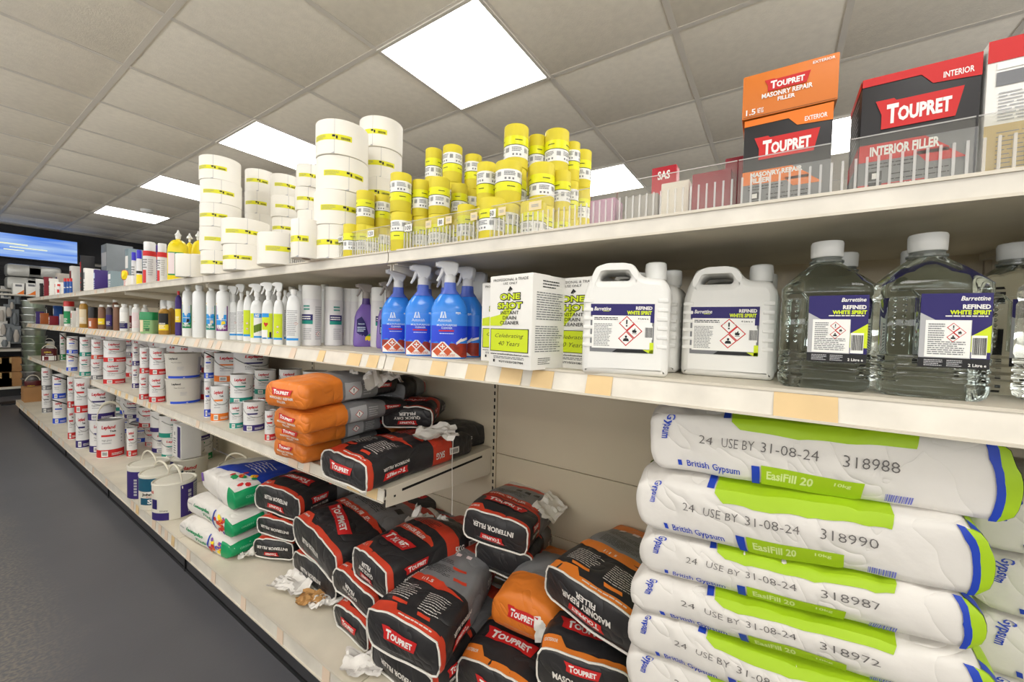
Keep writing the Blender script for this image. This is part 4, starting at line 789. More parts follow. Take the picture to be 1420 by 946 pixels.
for xl, xr, yt, X, dp, m_, lab, pc in ((123, 165, 339, 1.1, .2, 'steel_grey', 'large grey carton at the back of the far top shelf', LGREY), (165, 186, 345, 1.1, .2, 'blue_grey', 'blue grey carton behind the blue-capped cans', WHITE), (125, 136, 374, .75, .08, 'violet_card', 'violet pack with pale print on the far top shelf', PALEB), (141, 162, 376, .8, .1, 'blue_grey', 'pale blue grey pack beside the yellow and red one', WHITE),
                                       (110, 123, 372, .85, .1, 'card_white', 'white carton left of the violet pack', GREY), (165, 181, 382, .74, .06, 'card_white', 'white bag with a red mark below the yellow pack', RED), (107, 116, 354, .95, .1, 'black_card', 'dark stand holding red packs on the far top shelf', RED), (64, 72, 386, .74, .06, 'card_white', 'white pack with black print on the far top shelf', BLACK),
                                       (57, 64, 384, .76, .06, 'darkred_card', 'dark red pack between white packs, far top shelf', WHITE), (72, 80, 391, .73, .06, 'card_white', 'white and red pack beside the tiny pot', RED), (88, 107, 369, .9, .1, 'card_white', 'white carton with maroon print behind the blue cans', MAROON), (52, 58, 393, .74, .05, 'black_card', 'small black and white pack near the shelf end', WHITE), (47, 52, 387, .73, .05, 'card_white', 'white pack at the very end of the top shelf', GREY), (68, 88, 379, .86, .1, 'stone', 'pale carton behind the small pots', NAVY)):
    loc, wd, h, rz = meas(xl, xr, yt, X, ZT); t = carton('carton', wd, dp, h, MATS[m_], lab, 'box', FB); t.location = loc; t.rotation_euler = (0, 0, FACE)
    D = Dec(); D.rect(-wd * .42, h * .6, wd * .42, h * .85, pc, 0); D.lines(-wd * .4, h * .12, wd * .4, h * .52, 4, pc, 1, fill=.4); D.build('print', t, on_front(0))
# crumpled yellow and red pack
loc, wd, h, rz = meas(163, 183, 366, .74, ZT); t = thing('foil_pack', (loc.x, loc.y, ZT + .075), FACE, 'yellow and red foil pack lying on the white bag', 'pack'); mb = MB(); mb.lathe([(.002, -wd / 2), (.028, -wd * .35), (.032, 0), (.026, wd * .35), (.002, wd / 2)], MATS['glue_yellow'], 12, sq(1, .5, 3), mt=Matrix.Rotation(PI / 2, 4, 'Y') @ Matrix.Rotation(.3, 4, 'X')).build('pouch', t)
MB().lathe([(.0285, -wd * .3), (.0335, 0), (.029, wd * .1)], MATS['red_can'], 12, sq(1, .52, 3), cap=False, mt=Matrix.Rotation(PI / 2, 4, 'Y') @ Matrix.Rotation(.3, 4, 'X')).build('red_band', t)

# ---------------------------------------------------------------- paint tins
M('tin_white', (230, 229, 228), .3, var=.02, coat=.2); M('tub_grey', (204, 200, 190), .4, var=.03); M('tub_cream', (222, 218, 204), .38, var=.03); M('lid_dark', (60, 60, 62), .4); M('maroon_plastic', (84, 24, 28), .4)
STY = dict(red=(RED, RED), navy=(NAVY, PURPLE), blue=(BLUE, BLUE), teal=(TEAL, TEAL), orange=(ORANGE, ORANGE), brick=(ink('brick_ink', (206, 70, 46)), ink('brick_ink', (206, 70, 46))), grey=(GREY, GREY), green=(GREEN, GREEN), purple=(NAVY, PURPLE))
def tin_proto(sty, handle='wire', r=.05, h=.12):
    mid, bot = STY[sty]; t = thing('paint_tin', (0, 0, 0), 0, 'x', 'paint tin')
    MB().lathe([(r * .97, 0), (r, .002), (r * .985, .004), (r * .985, h - .006), (r, h - .004), (r, h), (r * .95, h)], MATS['tin_white'], 36, cap=False).lathe([(.001, .002), (r * .97, .001)], MATS['tin_metal'], 36, cap=False).build('tin_body', t)
    MB().lathe([(r * .95, h), (r * .92, h - .004), (r * .8, h - .004), (r * .78, h - .002), (.001, h - .002)], MATS['tin_metal' if handle != 'plastic' else 'tub_cream'], 36, cap=False).build('lid', t)
    D = Dec(); D.rect(-PI * r, .003, PI * r * .3, h * .23, bot, 0); D.rect(-r * .95, .006, -r * .45, h * .2, PAPER, 1); D.barcode(-r * .9, .008, -r * .5, h * .18, 2, GREY); D.lines(-r * .2, .008, r * .7, h * .14, 2, WHITE, 2)
    D.text('Leyland', -r * .42, h * .82, r * 1.0, h * .12, ink('leyland_red', (196, 30, 44)), 1, bold=.04, ital=.15); D.text('Trade', -r * .1, h * .725, r * .42, h * .055, BLACK, 1, bold=.04)
    D.rect(-r * .95, h * .58, r * .05, h * .63, mid, 1); D.text('High gloss' if sty in ('red', 'brick') else 'Eggshell', -r * .55, h * .48, r * .7, h * .06, GREY, 1, bold=0); D.lines(-r * .9, h * .38, -r * .2, h * .43, 1, LGREY, 1)
    for k in range(3): D.rect(r * .5, h * (.4 + .09 * k), r * .62, h * (.44 + .09 * k), LGREY, 1)
    D.lines(r * 1.0, h * .3, r * 1.5, h * .85, 8, LGREY, 1); D.rect(r * 1.7, 0.003, r * 2.6, h * .97, bot, 0)
    D.build('printed_sleeve', t, on_cyl(r * .986), grid=(r * .2, None))
    if handle == 'wire': MB().tube([(r * math.cos(a) * 1.02, -r * 1.01 * math.sin(a), h * .78 - h * .3 * math.sin(a)) for a in [PI * k / 10 for k in range(11)]], .0016, MATS['tin_metal'], 6).build('handle', t)
    if handle == 'black': MB().tube([(r * 1.02 * math.cos(a), -r * 1.03 * math.sin(a), h * .97 - h * .22 * (math.cos(a) * .5 + .5)) for a in [PI * k / 10 for k in range(11)]], .0032, MATS['black_plastic'], 6).build('handle', t)
    if handle == 'up':
        MB().tube([(r * .98 * math.cos(a), r * .3 * math.sin(a), h * .9 + h * .55 * math.sin(a) ** .8) for a in [PI * k / 14 for k in range(15)]], [.0022] * 4 + [.0045] * 7 + [.0022] * 4, MATS['handle_cream'], 8).build('handle', t)
    return t
PROT = {}
def tin(sty, handle, xl, xr, yt, yb, X, z, label, group, z0=None, turn=None):
    """tin seen between pixel columns xl-xr: bottom on height z0 above shelf z; X = distance of its front from the aisle line"""
    zz = z + (z0 or 0); cx_ = (xl + xr) / 2
    p = P(cx_, yb, Z=zz) if yb else P(cx_, yt, X=X)
    a, b = P(xl, yt, X=p.x), P(xr, yt, X=p.x); ang = abs(Vector((a.x, a.y)).angle(Vector((b.x, b.y)))); d0 = math.hypot(p.x, p.y)
    r = ang * d0 / 2 / (1 - ang / 2) ; top = P(cx_, yt, X=p.x).z; h = top - zz
    d = Vector((p.x, p.y, 0)).normalized(); loc = Vector((p.x, p.y, zz)) + d * r
    key = (sty, handle)
    if key not in PROT: PROT[key] = o = tin_proto(sty, handle); o['label'] = label; o['group'] = group; o.location = loc
    else: o = dup(PROT[key], loc, label=label, group=group)
    o.rotation_euler = (0, 0, math.atan2(loc.y, loc.x) - PI / 2 + (.25 if turn is None else turn)); o.scale = (r / .05, r / .05, h / .12)
    return o, r, h
GL = 'white paint tins on the lower middle shelf'
for a in (('blue', 'black', 283, 297, 488, 527, .80, .17, 'white tin with a blue band and black handle, left of the orange banded tins'), ('blue', 'wire', 283, 294, 530, 575, .76, 0, 'white tin with a blue band at the joint of the shelf'),
          ('orange', 'wire', 297, 341, 490, 533, .90, .14, 'large orange banded tin stacked behind the small orange one'), ('orange', 'wire', 292, 318, 536, 585, None, 0, 'orange banded tin standing in front on the shelf'),
          ('teal', 'wire', 319, 352, 520, 558, .80, .088, 'teal banded tin stacked on another'), ('teal', 'wire', 318, 338, 560, 595, None, 0, 'teal banded tin standing below the stacked one'), ('navy', 'wire', 337, 368, 558, 599, None, 0, 'navy banded tin next to the teal stack'),
          ('red', 'wire', 367, 383, 570, 612, None, 0, 'small red banded tin half hidden by the orange sacks'), ('teal', 'wire', 353, 383, 514, 550, .95, .1, 'teal banded tin behind the navy one'), ('red', 'wire', 387, 419, 513, 545, 1.0, .1, 'red lettered tin in shadow behind the orange sacks'), ('navy', 'wire', 420, 455, 516, 548, 1.0, .1, 'navy lettered tin in shadow furthest right behind the orange sacks')):
    sty, hd, xl, xr, yt, yb, X, z0, lab = a
    if X: tin(sty, hd, xl, xr, yt, None, X, ZL, lab, GL, z0)
    else: tin(sty, hd, xl, xr, yt, yb, None, ZL, lab, GL, z0)
# supports under the stacked ones
for sty, xl, xr, X, z0, lab in (('orange', 297, 341, .90, .14, 'orange banded tin under the large stacked one'), ('blue', 283, 297, .80, .17, 'blue banded tin under the one with the black handle'), ('teal', 319, 352, .80, .088, 'teal tin hidden under the upper teal one'), ('teal', 353, 383, .95, .1, 'teal tin hidden in the lower row behind the navy one'), ('red', 387, 419, 1.0, .1, 'red tin hidden in the lower row behind the orange sacks'), ('navy', 420, 455, 1.0, .1, 'navy tin hidden in the lower row behind the orange sacks')):
    cx_ = (xl + xr) / 2; yt = None; p = P(cx_, 500, X=X); q = Vector((p.x, p.y, ZL + z0)); c = cam.matrix_world.inverted() @ q; yy = 473 - FPX * c.y / -c.z
    tin(sty, 'wire', xl, xr, yy, None, X, ZL, lab, GL)
for st in (('red', 'wire', 207, 232, 479, 519, 'upper red banded tin beside the grey tubs', 1), ('red', 'wire', 206.5, 230.5, 521, 559, 'lower red banded tin beside the grey tubs', 0), ('red', 'wire', 193, 207, 478, 517, 'upper red banded tin, narrow, second from the grey tubs', 1), ('red', 'wire', 193, 207, 519, 555, 'lower red banded tin, narrow, second from the grey tubs', 0),
           ('navy', 'wire', 181, 193, 475, 507, 'upper purple banded tin beside the narrow red ones', 1), ('navy', 'wire', 183, 193.5, 508, 539, 'lower purple banded tin beside the narrow red ones', 0), ('red', 'wire', 143, 175, 472, 502, 'upper large red banded tin at the shelf joint', 1), ('red', 'wire', 143, 175, 503, 533, 'lower large red banded tin at the shelf joint', 0),
           ('brick', 'wire', 126, 144, 468.5, 498, 'orange red banded tin in the upper row', 1), ('grey', 'wire', 126, 144, 499, 527, 'grey banded tin below the orange red one', 0), ('teal', 'wire', 109, 127, 465, 494, 'upper teal banded tin further along the shelf', 1), ('teal', 'wire', 110, 127, 495, 522, 'lower teal banded tin further along the shelf', 0),
           ('blue', 'black', 91, 109, 463, 490, 'upper blue banded tin with a black handle', 1), ('blue', 'black', 92, 108, 491, 515, 'lower blue banded tin with a black handle', 0), ('green', 'black', 83, 92, 462, 500, 'tall green banded tin at the far end of the lower middle shelf', 0)):
    sty, hd, xl, xr, yt, yb, lab, up = st
    if not up: o, r0, h0 = tin(sty, hd, xl, xr, yt, yb, None, ZL, lab, GL); LAST = (o, r0, h0, xl)
for st in (('red', 207, 232, 'upper red banded tin beside the grey tubs', 'lower red banded tin beside the grey tubs'), ('red', 0, 0, 'upper red banded tin, narrow, second from the grey tubs', 'lower red banded tin, narrow, second from the grey tubs'), ('navy', 0, 0, 'upper purple banded tin beside the narrow red ones', 'lower purple banded tin beside the narrow red ones'), ('red', 0, 0, 'upper large red banded tin at the shelf joint', 'lower large red banded tin at the shelf joint'),
           ('brick', 0, 0, 'orange red banded tin in the upper row', 'grey banded tin below the orange red one'), ('teal', 0, 0, 'upper teal banded tin further along the shelf', 'lower teal banded tin further along the shelf'), ('blue', 0, 0, 'upper blue banded tin with a black handle', 'lower blue banded tin with a black handle')):
    low = [o for o in col.objects if o.get('label') == st[4]][0]; hd = 'black' if st[0] == 'blue' else 'wire'
    if (st[0], hd) not in PROT: PROT[(st[0], hd)] = o = tin_proto(st[0], hd); o['label'] = st[3]; o['group'] = GL
    else: o = dup(PROT[(st[0], hd)], (0, 0, 0), label=st[3], group=GL)
    o.location = low.location + Vector((.003, .002, low.scale.z * .1202)); o.rotation_euler = low.rotation_euler; o.rotation_euler.z += .08; o.scale = low.scale
GB = 'white paint tins on the bottom shelf'
for st in (('navy', 'wire', 124, 160, 584, 628, 'purple banded tin just left of the red tin with the raised handle', ('purple', 'purple banded large tin stacked behind the red one with the handle', 1.1)), ('red', 'up', 134, 174, 584, 635.5, 'red banded tin with a raised cream handle', None), ('navy', 'wire', 105, 125, 574, 622, 'purple banded tin in the lower row, third from the handle tin', ('red', 'red banded tin stacked above the purple one', 1.15)),
           ('red', 'wire', 94, 106, 567, 610, 'narrow red banded tin in the lower row', ('red', 'narrow red banded tin in the upper row', 1)), ('blue', 'black', 73, 93, 554, 588, 'lower blue banded tin on the bottom shelf', ('blue', 'upper blue banded tin on the bottom shelf', 1)), ('grey', 'wire', 58, 73, 542, 573, 'white and black tin near the end of the bottom shelf', ('grey', 'dark grey tin stacked near the end of the bottom shelf', 1))):
    sty, hd, xl, xr, yt, yb, lab, up = st; o, r0, h0 = tin(sty, hd, xl, xr, yt, yb, None, ZB, lab, GB)
    if up:
        s2, l2, k = up; hd2 = 'black' if s2 == 'blue' else 'wire'
        if (s2, hd2) not in PROT: PROT[(s2, hd2)] = u = tin_proto(s2, hd2); u['label'] = l2; u['group'] = GB
        else: u = dup(PROT[(s2, hd2)], (0, 0, 0), label=l2, group=GB)
        d = Vector((o.location.x, o.location.y, 0)).normalized(); u.location = o.location + Vector((0, 0, h0 * 1.002)) + d * (r0 * (k - 1)); u.scale = (o.scale.x * k, o.scale.y * k, o.scale.z); u.rotation_euler = o.rotation_euler; u.rotation_euler.z -= .1
tin('red', 'wire', 175.5, 191, 594, 634, None, ZB, 'red lettered tin hidden behind the handle tin', GB)
tin('purple', 'wire', 239, 262, 600, 645, 1.0, ZB, 'purple banded tin at the back near the paint tubs', GB)
tin('green', 'wire', 262, 296, 598, 640, 1.0, ZB, 'green banded tin at the back above the white sacks', GB)
# grey conical tubs
def big_tub(r, h, label, band=BLUE, body='tub_grey', text='Leyland'):
    t = thing('paint_tub', (0, 0, 0), 0, label, 'paint tub', 'large pale paint tubs')
    MB().lathe([(r * .9, 0), (r * .91, .003), (r * .985, h * .9), (r * 1.0, h * .9), (r * 1.0, h * .93)], MATS[body], 44, cap=False).build('tub_body', t)
    MB().lathe([(r * 1.02, h * .93), (r * 1.03, h), (r * .96, h), (r * .95, h * .985), (.001, h * .985)], MATS[body], 44, cap=False).build('lid', t)
    k = lambda v: .905 + .08 * v / (h * .9)
    D = Dec(); D.rect(-r * 1.2, .004, r * 1.5, h * .12, band, 0); D.text('wL', -r * .1, h * .06, r * .12, h * .05, WHITE, 1); D.text('Leyland', -r * .75, h * .8, r * .55, h * .1, BLACK, 1, bold=.04); D.text('Matt Emulsion', -r * .55, h * .66, r * .6, h * .04, BLACK, 1, bold=0); D.lines(-r * .5, h * .35, -r * .1, h * .5, 4, LGREY, 1); D.rect(r * .85, h * .15, r * 1.4, h * .85, LGREY, 0)
    D.build('printed_sleeve', t, on_cyl(r, k), grid=(r * .15, h * .3)); return t
p = P(255, 561, Z=ZL); a_ = P(229, 500, X=p.x); b_ = P(281, 500, X=p.x); d0 = math.hypot(p.x, p.y); ang = Vector((a_.x, a_.y)).angle(Vector((b_.x, b_.y))); r = ang * d0 / 2 / (1 - ang / 2) * .98; h = P(255, 526, X=p.x).z - ZL
q = spot(255, 561, ZL, r * .95); t = big_tub(r, h, 'large grey paint tub with a blue base band, lower of two'); t.location = q; t.rotation_euler = (0, 0, face_rz(q) + .3)
dup(t, q + Vector((-.002, .002, h + .0005)), face_rz(q) + .15, 'large grey paint tub with a blue base band, upper of two')
# dark red tubs and plastic odds at the far end
def dark_tub(xl, xr, yt, yb, z, lab, handle=True, body='maroon_plastic'):
    p = P((xl + xr) / 2, yb, Z=z); a = P(xl, yt, X=p.x); b = P(xr, yt, X=p.x); ang = abs(Vector((a.x, a.y)).angle(Vector((b.x, b.y)))); d0 = math.hypot(p.x, p.y); r = ang * d0 / 2; h = P((xl + xr) / 2, yt, X=p.x).z - z
    d = Vector((p.x, p.y, 0)).normalized(); t = thing('stain_tub', Vector((p.x, p.y, z)) + d * r, math.atan2(p.y, p.x) - PI / 2, lab, 'tub', 'dark red wood stain tubs')
    MB().lathe([(r * .95, 0), (r, h * .02), (r, h * .9)], MATS[body], 30, sq(1, .75, 3)).build('tub_body', t); MB().lathe([(r * 1.03, h * .9), (r * 1.03, h * .97), (r * .97, h)], MATS[body], 30, sq(1, .75, 3)).build('lid', t)
    D = Dec(); D.rect(-r * .85, h * .05, r * .85, h * .42, PAPER, 0); D.rect(-r * .6, h * .08, -r * .1, h * .38, MAROON, 1); D.text('CUPRINOL', -r * .2, h * .72, r * .9, h * .12, YELLOW, 1); D.text('Woodstain', 0, h * .55, r * .9, h * .08, WHITE, 1); D.build('label', t, on_sq(r, 1, .75, 3), grid=r * .25)
    if handle: MB().tube([(r * .9 * math.cos(a), 0, h * .88 + h * .42 * math.sin(a)) for a in [PI * k / 12 for k in range(13)]], r * .07, MATS['handle_cream'], 8).build('handle', t)
dark_tub(34, 58, 529, 555, ZB, 'dark red wood stain tub with a cream handle at the bottom shelf end'); dark_tub(57, 80, 484, 501, ZL, 'dark red stain tub at the far end of the lower middle shelf')
dark_tub(60, 76, 474, 488, ZL + .0, 'pale handled tub behind the dark red one', body='tub_grey')
q = P(27, 553, Z=ZB); t = carton('carton', .25, .2, .16, MATS['brown_card'], 'brown cardboard box at the very end of the bottom shelf'); t.location = (q.x, min(q.y, 7.0), ZB); t.rotation_euler = (0, 0, FACE)
# metal can of rectangular section and the tubs by the aisle
q = P(206, 612, X=.86); w_, h_ = .13, .2
t = thing('metal_can', (.84, 2.9, ZB + .145), FACE, 'tall rectangular white metal can standing on the wide tub', 'can'); MB().box((-w_ / 2, 0, 0), (w_ / 2, .1, h_), MATS['tin_white'], bev=.006).build('can_body', t); MB().lathe([(.018, h_), (.018, h_ + .012)], MATS['tin_metal'], 20, cx=-.03, cy=.04).build('cap', t)
D = Dec(); D.rect(-w_ * .4, .01, -w_ * .05, h_ * .95, PAPER, 0); D.rect(w_ * .1, .01, w_ * .45, h_ * .95, PURPLE, 0); D.lines(-w_ * .36, h_ * .1, -w_ * .1, h_ * .6, 7, GREY, 1); D.rect(-w_ * .28, h_ * .66, -w_ * .18, h_ * .76, GREY, 1); D.build('label', t, on_front(0))
def tub5(xl, xr, yl, yb, kind, label, hup=.6, ang_h=0.0):
    p = P((xl + xr) / 2, yb, Z=ZB); a = P(xl, yl, X=p.x); b = P(xr, yl, X=p.x); ang = abs(Vector((a.x, a.y)).angle(Vector((b.x, b.y)))); d0 = math.hypot(p.x, p.y); r = ang * d0 / 2 / (1 - ang / 2) * .97
    d = Vector((p.x, p.y, 0)).normalized(); c = Vector((p.x, p.y, ZB)) + d * r
    h = (P(xl + 1, yl, X=c.x - r * .55).z) - ZB; h = .172 if kind != 'x' else h
    t = thing('paint_tub', c, math.atan2(c.y, c.x) - PI / 2, label, 'paint tub', 'cream lidded paint tubs by the aisle')
    MB().lathe([(r * .97, 0), (r, .003), (r, h * .95), (r * 1.015, h * .955), (r * 1.015, h)], MATS['tub_cream'], 48, cap=False).build('tub_body', t)
    MB().lathe([(r * 1.015, h), (r * .97, h + .002), (r * .93, h - .005), (r * .86, h - .005), (r * .83, h + .001), (.001, h + .003)], MATS['tub_cream'], 48, cap=False).build('lid', t)
    D = Dec()
    if kind == 'T3': D.rect(r * .25, 0.004, r * 1.45, h * .93, PURPLE, 0); D.rect(-r * 1.3, .004, -r * .25, h * .23, PURPLE, 0); D.rect(-r * 1.25, h * .33, -r * .85, h * .6, NAVY, 0); [D.rect(r * .62, h * (.12 + .11 * k), r * .8, h * (.2 + .11 * k), LGREY, 1) for k in range(6)]; D.rect(r * .95, h * .1, r * 1.4, h * .9, LGREY, 1); D.lines(r * 1.0, h * .15, r * 1.35, h * .85, 12, GREY, 2); D.text('land', -r * 1.25, h * .8, r * .3, h * .1, RED, 1); D.text('2.5 Litres', -r * .5, h * .29, r * .4, h * .035, BLACK, 1)
    elif kind == 'T1': D.rect(-r * 1.4, .004, r * 1.5, h * .86, PURPLE, 0); D.rect(-r * .35, .01, r * .4, h * .7, PAPER, 1); D.lines(-r * .3, .02, r * .35, h * .6, 12, GREY, 2); D.text('Leyland', 0, h * .64, r * .4, h * .04, RED, 2); [D.rect(-r * .75, h * (.12 + .09 * k), -r * .58, h * (.18 + .09 * k), LGREY, 1) for k in range(6)]
    elif kind == 'T2': D.rect(-r * 1.4, h * .55, r * 1.5, h * .93, ink('petrol_ink', (14, 84, 110)), 0); D.rect(-r * 1.1, h * .16, r * .9, h * .36, ink('petrol_ink', (14, 84, 110)), 0); D.text('Johnstone', -r * .35, h * .46, r * 1.25, h * .1, BLACK, 1, bold=.04); D.text('SILK', -r * .2, h * .26, r * .9, h * .13, WHITE, 1, bold=.03); D.text('Professional', -r * .3, h * .395, r * .8, h * .03, RED, 1); D.poly([(-r * 1.0, h * .5), (r * .6, h * .68), (r * 1.2, h * .55), (r * 1.2, h * .5)], PAPER, 1)
    elif kind == 'green': D.rect(-r * 1.6, h * .55, r * 1.6, h * .85, GREEN, 0)
    else: D.text('Leyland', -r * .2, h * .66, r * 1.2, h * .2, RED, 1, bold=.03, ital=.15); D.text('Trade', r * .05, h * .5, r * .5, h * .1, BLACK, 1, bold=.03); D.rect(-r * 1.5, .0, -r * .9, h * .95, NAVY, 0)
    D.build('printed_sleeve', t, on_cyl(r * 1.0), grid=(r * .15, None))
    if hup: MB().tube([(math.cos(ang_h) * r * .99 * math.cos(a) + math.sin(ang_h) * -hup * .0, math.sin(ang_h) * r * .99 * math.cos(a), h * .86 + h * hup * math.sin(a) ** .9) for a in [PI * k / 14 for k in range(15)]], [.0022] * 3 + [.0048] * 9 + [.0022] * 3, MATS['handle_cream'], 8).build('handle', t)
    for sx in (-1, 1): MB().lathe([(.006, 0), (.006, .004)], MATS['tub_cream'], 12, mt=Matrix.Translation((sx * r * .99 * math.cos(ang_h), sx * r * .99 * math.sin(ang_h), h * .86)) @ Matrix.Rotation(PI / 2, 4, 'Y')).build('handle_lug', t)
    return t
tub5(210, 275, 655, 721, 'T3', 'cream tub with navy blocks and a raised handle, nearest of the group', .55, -1.25)
tub5(192, 256, 635, 706, 'T2', 'cream tub with petrol blue silk label, second of the group', .42, -1.2)
tub5(176, 238, 619, 691, 'T1', 'purple sided tub third of the group, handle raised', .5, -1.2)
for x, y, kd, lab, hu in ((.86, 2.2, 'green', 'green banded tub behind the navy block one, thin handle up', .5), (.98, 2.46, 'green', 'tub in the second row behind the petrol blue one', .45), (1.05, 2.2, 'green', 'tub at the back behind the white and green sacks', .45), (.9, 2.9, 'L', 'wide white tub with red lettering under the metal can', 0), (1.03, 1.9, 'L', 'red lettered tub in shadow above the white and green sacks', 0)):
    t = tub5(210, 275, 655, 721, kd, lab, hu, -.8); t.location = (x, y, ZB); t.rotation_euler = (0, 0, math.atan2(y, x) - PI / 2)
    if kd == 'L': t.scale = (1.05, 1.05, .82)

# ---------------------------------------------------------------- filled paper sacks
M('sack_black', (42, 41, 43), .42, var=.12, scale=14, bump=.12, wrinkle=.35, bscale=45); M('sack_grey', (126, 126, 128), .45, var=.06, scale=12, bump=.1, wrinkle=.35, bscale=45); M('sack_red', (196, 62, 40), .45, var=.08, scale=12, bump=.1, wrinkle=.35, bscale=45)
M('sack_orange', (222, 124, 44), .42, var=.08, scale=12, bump=.12, wrinkle=.35, bscale=45); M('sack_white', (226, 222, 216), .55, var=.03, scale=10, bump=.1, wrinkle=.35, bscale=40); M('sack_lime', (160, 196, 30), .5, var=.05, bump=.08, wrinkle=.35, bscale=40); M('sack_green', (10, 150, 92), .45, var=.06, bump=.1, wrinkle=.35)
M('piping', (228, 224, 216), .6, var=.04); M('torn_white', (232, 228, 222), .7, var=.04, bump=.1); M('kraft_paper', (186, 140, 84), .75, var=.08, bump=.1); M('sack_blue', (40, 66, 180), .45)
SLIME = ink('sack_lime_ink', (164, 200, 28), .5); SBLUE = ink('sack_blue_ink', (32, 66, 180), .5); STAMP = ink('stamp_ink', (104, 100, 98), .7); SRED = ink('sack_red_ink', (206, 66, 42), .45); SOR = ink('sack_orange_ink', (226, 126, 44), .45); SGREY = ink('sack_grey_ink', (126, 126, 128), .45); SGREEN = ink('sack_green_ink', (10, 150, 92), .45); SBLK = ink('sack_black_ink', (36, 35, 37), .45); OFFW = ink('off_white_ink', (224, 220, 214), .55)
def sstep(a, b, x): t = max(0, min(1, (x - a) / (b - a))); return t * t * (3 - 2 * t)
def frame_mat(FL, FR, pitch=0.0):
    """local frame of a sack: X along its near end, Y along its length (into the shelf, raised by pitch), Z up"""
    X = (FR - FL).normalized(); h = Vector((-X.y, X.x, 0)).normalized(); Y = (h * math.cos(pitch) + Vector((0, 0, 1)) * math.sin(pitch)); Y = (Y - X * Y.dot(X)).normalized(); Z = X.cross(Y)
    o = (FL + FR) / 2
    return Matrix(((X.x, Y.x, Z.x, o.x), (X.y, Y.y, Z.y, o.y), (X.z, Y.z, Z.z, o.z), (0, 0, 0, 1)))
def sack(label, W, L, H, mw, zones, endm, dec, pipe=True, seed=0, taper=.35, puff=.14, amp=1.1, r0=.015, name='filler_sack', group=None, yaw_tail=0.0, tail=True, cell=.0115, lift=None, fold=True, backend=None):
    t = thing(name, (0, 0, 0), 0, label, 'sack', group); t.matrix_world = mw
    so = Vector((seed * 3.17 + 1.3, seed * 1.71, seed * .93))
    r = min(r0, H * .45)
    def F(x, y, z, e=0.0):
        q = Vector((max(-W / 2 + r, min(W / 2 - r, x)), max(r * .5, min(L - r, y)), max(r, min(H - r, z)))); n = Vector((x, y, z)) - q
        rl = n.length
        if rl > 1e-9: n /= rl; p = q + n * (min(rl, r) + e)
        else: p = q
        s = abs(p.x) / (W / 2); v = p.y / L
        f = (1 - puff * min(1.15, s) ** 3) * (1 - .12 * (1 - sstep(0, .18, v))) * (1 - taper * sstep(.5, 1.0, v))
        zr = p.z - H * .12; p.z = H * .12 + zr * f if zr > 0 else p.z
        p.x *= (1 + .05 * (1 - (2 * max(0, min(H, z)) / H - 1) ** 2)) * (1 - .22 * taper * sstep(.6, 1, v)); p.x += yaw_tail * v * v
        p.y -= .012 * (1 - (2 * max(0, min(H, z)) / H - 1) ** 2) * (1 - v) * (1 - s * s)
        a = noise.noise_vector(p * 8 + so) * .007 * amp + noise.noise_vector(p * 20 + so) * .0016 * amp
        rg = (1 - abs(noise.noise(p * Vector((14, 7, 14)) if False else Vector((p.x * 18, p.y * 9, p.z * 18)) + so))) ** 6 * .004 * amp
        a.z *= .8; p += a; p.z -= rg * sstep(.35, .9, z / H)
        p.x -= rg * .6 * x / (W / 2)
        if lift: p.z += lift(p.x, p.y)
        return p
    # surface
    ys = {0.0, L}
    for a, b, m in zones: ys |= {a * L, b * L}
    ys = sorted(y for y in ys if 0 <= y <= L); yy = []
    for a, b in zip(ys, ys[1:]):
        n = max(1, round((b - a) / cell)); yy += [a + (b - a) * k / n for k in range(n)]
    yy.append(L); nx = max(4, round(W / cell)); nz = max(3, round(H / cell)); xs_ = [-W / 2 + W * k / nx for k in range(nx + 1)]; zs = [H * k / nz for k in range(nz + 1)]
    vid = {}; V = []; FS = []; MI = []; mats = [MATS[endm]]
    def vx(x, y, z):
        k = (round(x, 5), round(y, 5), round(z, 5))
        if k not in vid: vid[k] = len(V); V.append(F(x, y, z))
        return vid[k]
    def zm(y):
        for a, b, m in zones:
            if a * L - 1e-6 <= y <= b * L + 1e-6:
                if MATS[m] not in mats: mats.append(MATS[m])
                return mats.index(MATS[m])
        return 0
    for j in range(len(yy) - 1):
        mi = zm((yy[j] + yy[j + 1]) / 2)
        for i in range(nx):
            for z in (0, H): FS.append([vx(xs_[i], yy[j], z), vx(xs_[i + 1], yy[j], z), vx(xs_[i + 1], yy[j + 1], z), vx(xs_[i], yy[j + 1], z)]); MI.append(mi)
        for k in range(nz):
            for x in (-W / 2, W / 2): FS.append([vx(x, yy[j], zs[k]), vx(x, yy[j + 1], zs[k]), vx(x, yy[j + 1], zs[k + 1]), vx(x, yy[j], zs[k + 1])]); MI.append(mi)
    for i in range(nx):
        for k in range(nz):
            for y in (0, L):
                FS.append([vx(xs_[i], y, zs[k]), vx(xs_[i + 1], y, zs[k]), vx(xs_[i + 1], y, zs[k + 1]), vx(xs_[i], y, zs[k + 1])]); MI.append(0 if y == 0 else zm(L - 1e-5))
    me = bpy.data.meshes.new('sack_body'); me.from_pydata(V, [], FS)
    for m in mats: me.materials.append(m)
    me.polygons.foreach_set('material_index', MI); me.polygons.foreach_set('use_smooth', [True] * len(FS))
    bm = bmesh.new(); bm.from_mesh(me); bmesh.ops.recalc_face_normals(bm, faces=bm.faces[:]); bm.to_mesh(me); bm.free()
    b = bpy.data.objects.new('sack_body', me); col.objects.link(b); b.parent = t
    maps = {'end': lambda u, v, e: F(u, 0, v, e), 'top': lambda u, v, e: F(u, v, H, e), 'right': lambda u, v, e: F(W / 2, u, v, e), 'left': lambda u, v, e: F(-W / 2, -u, v, e)}
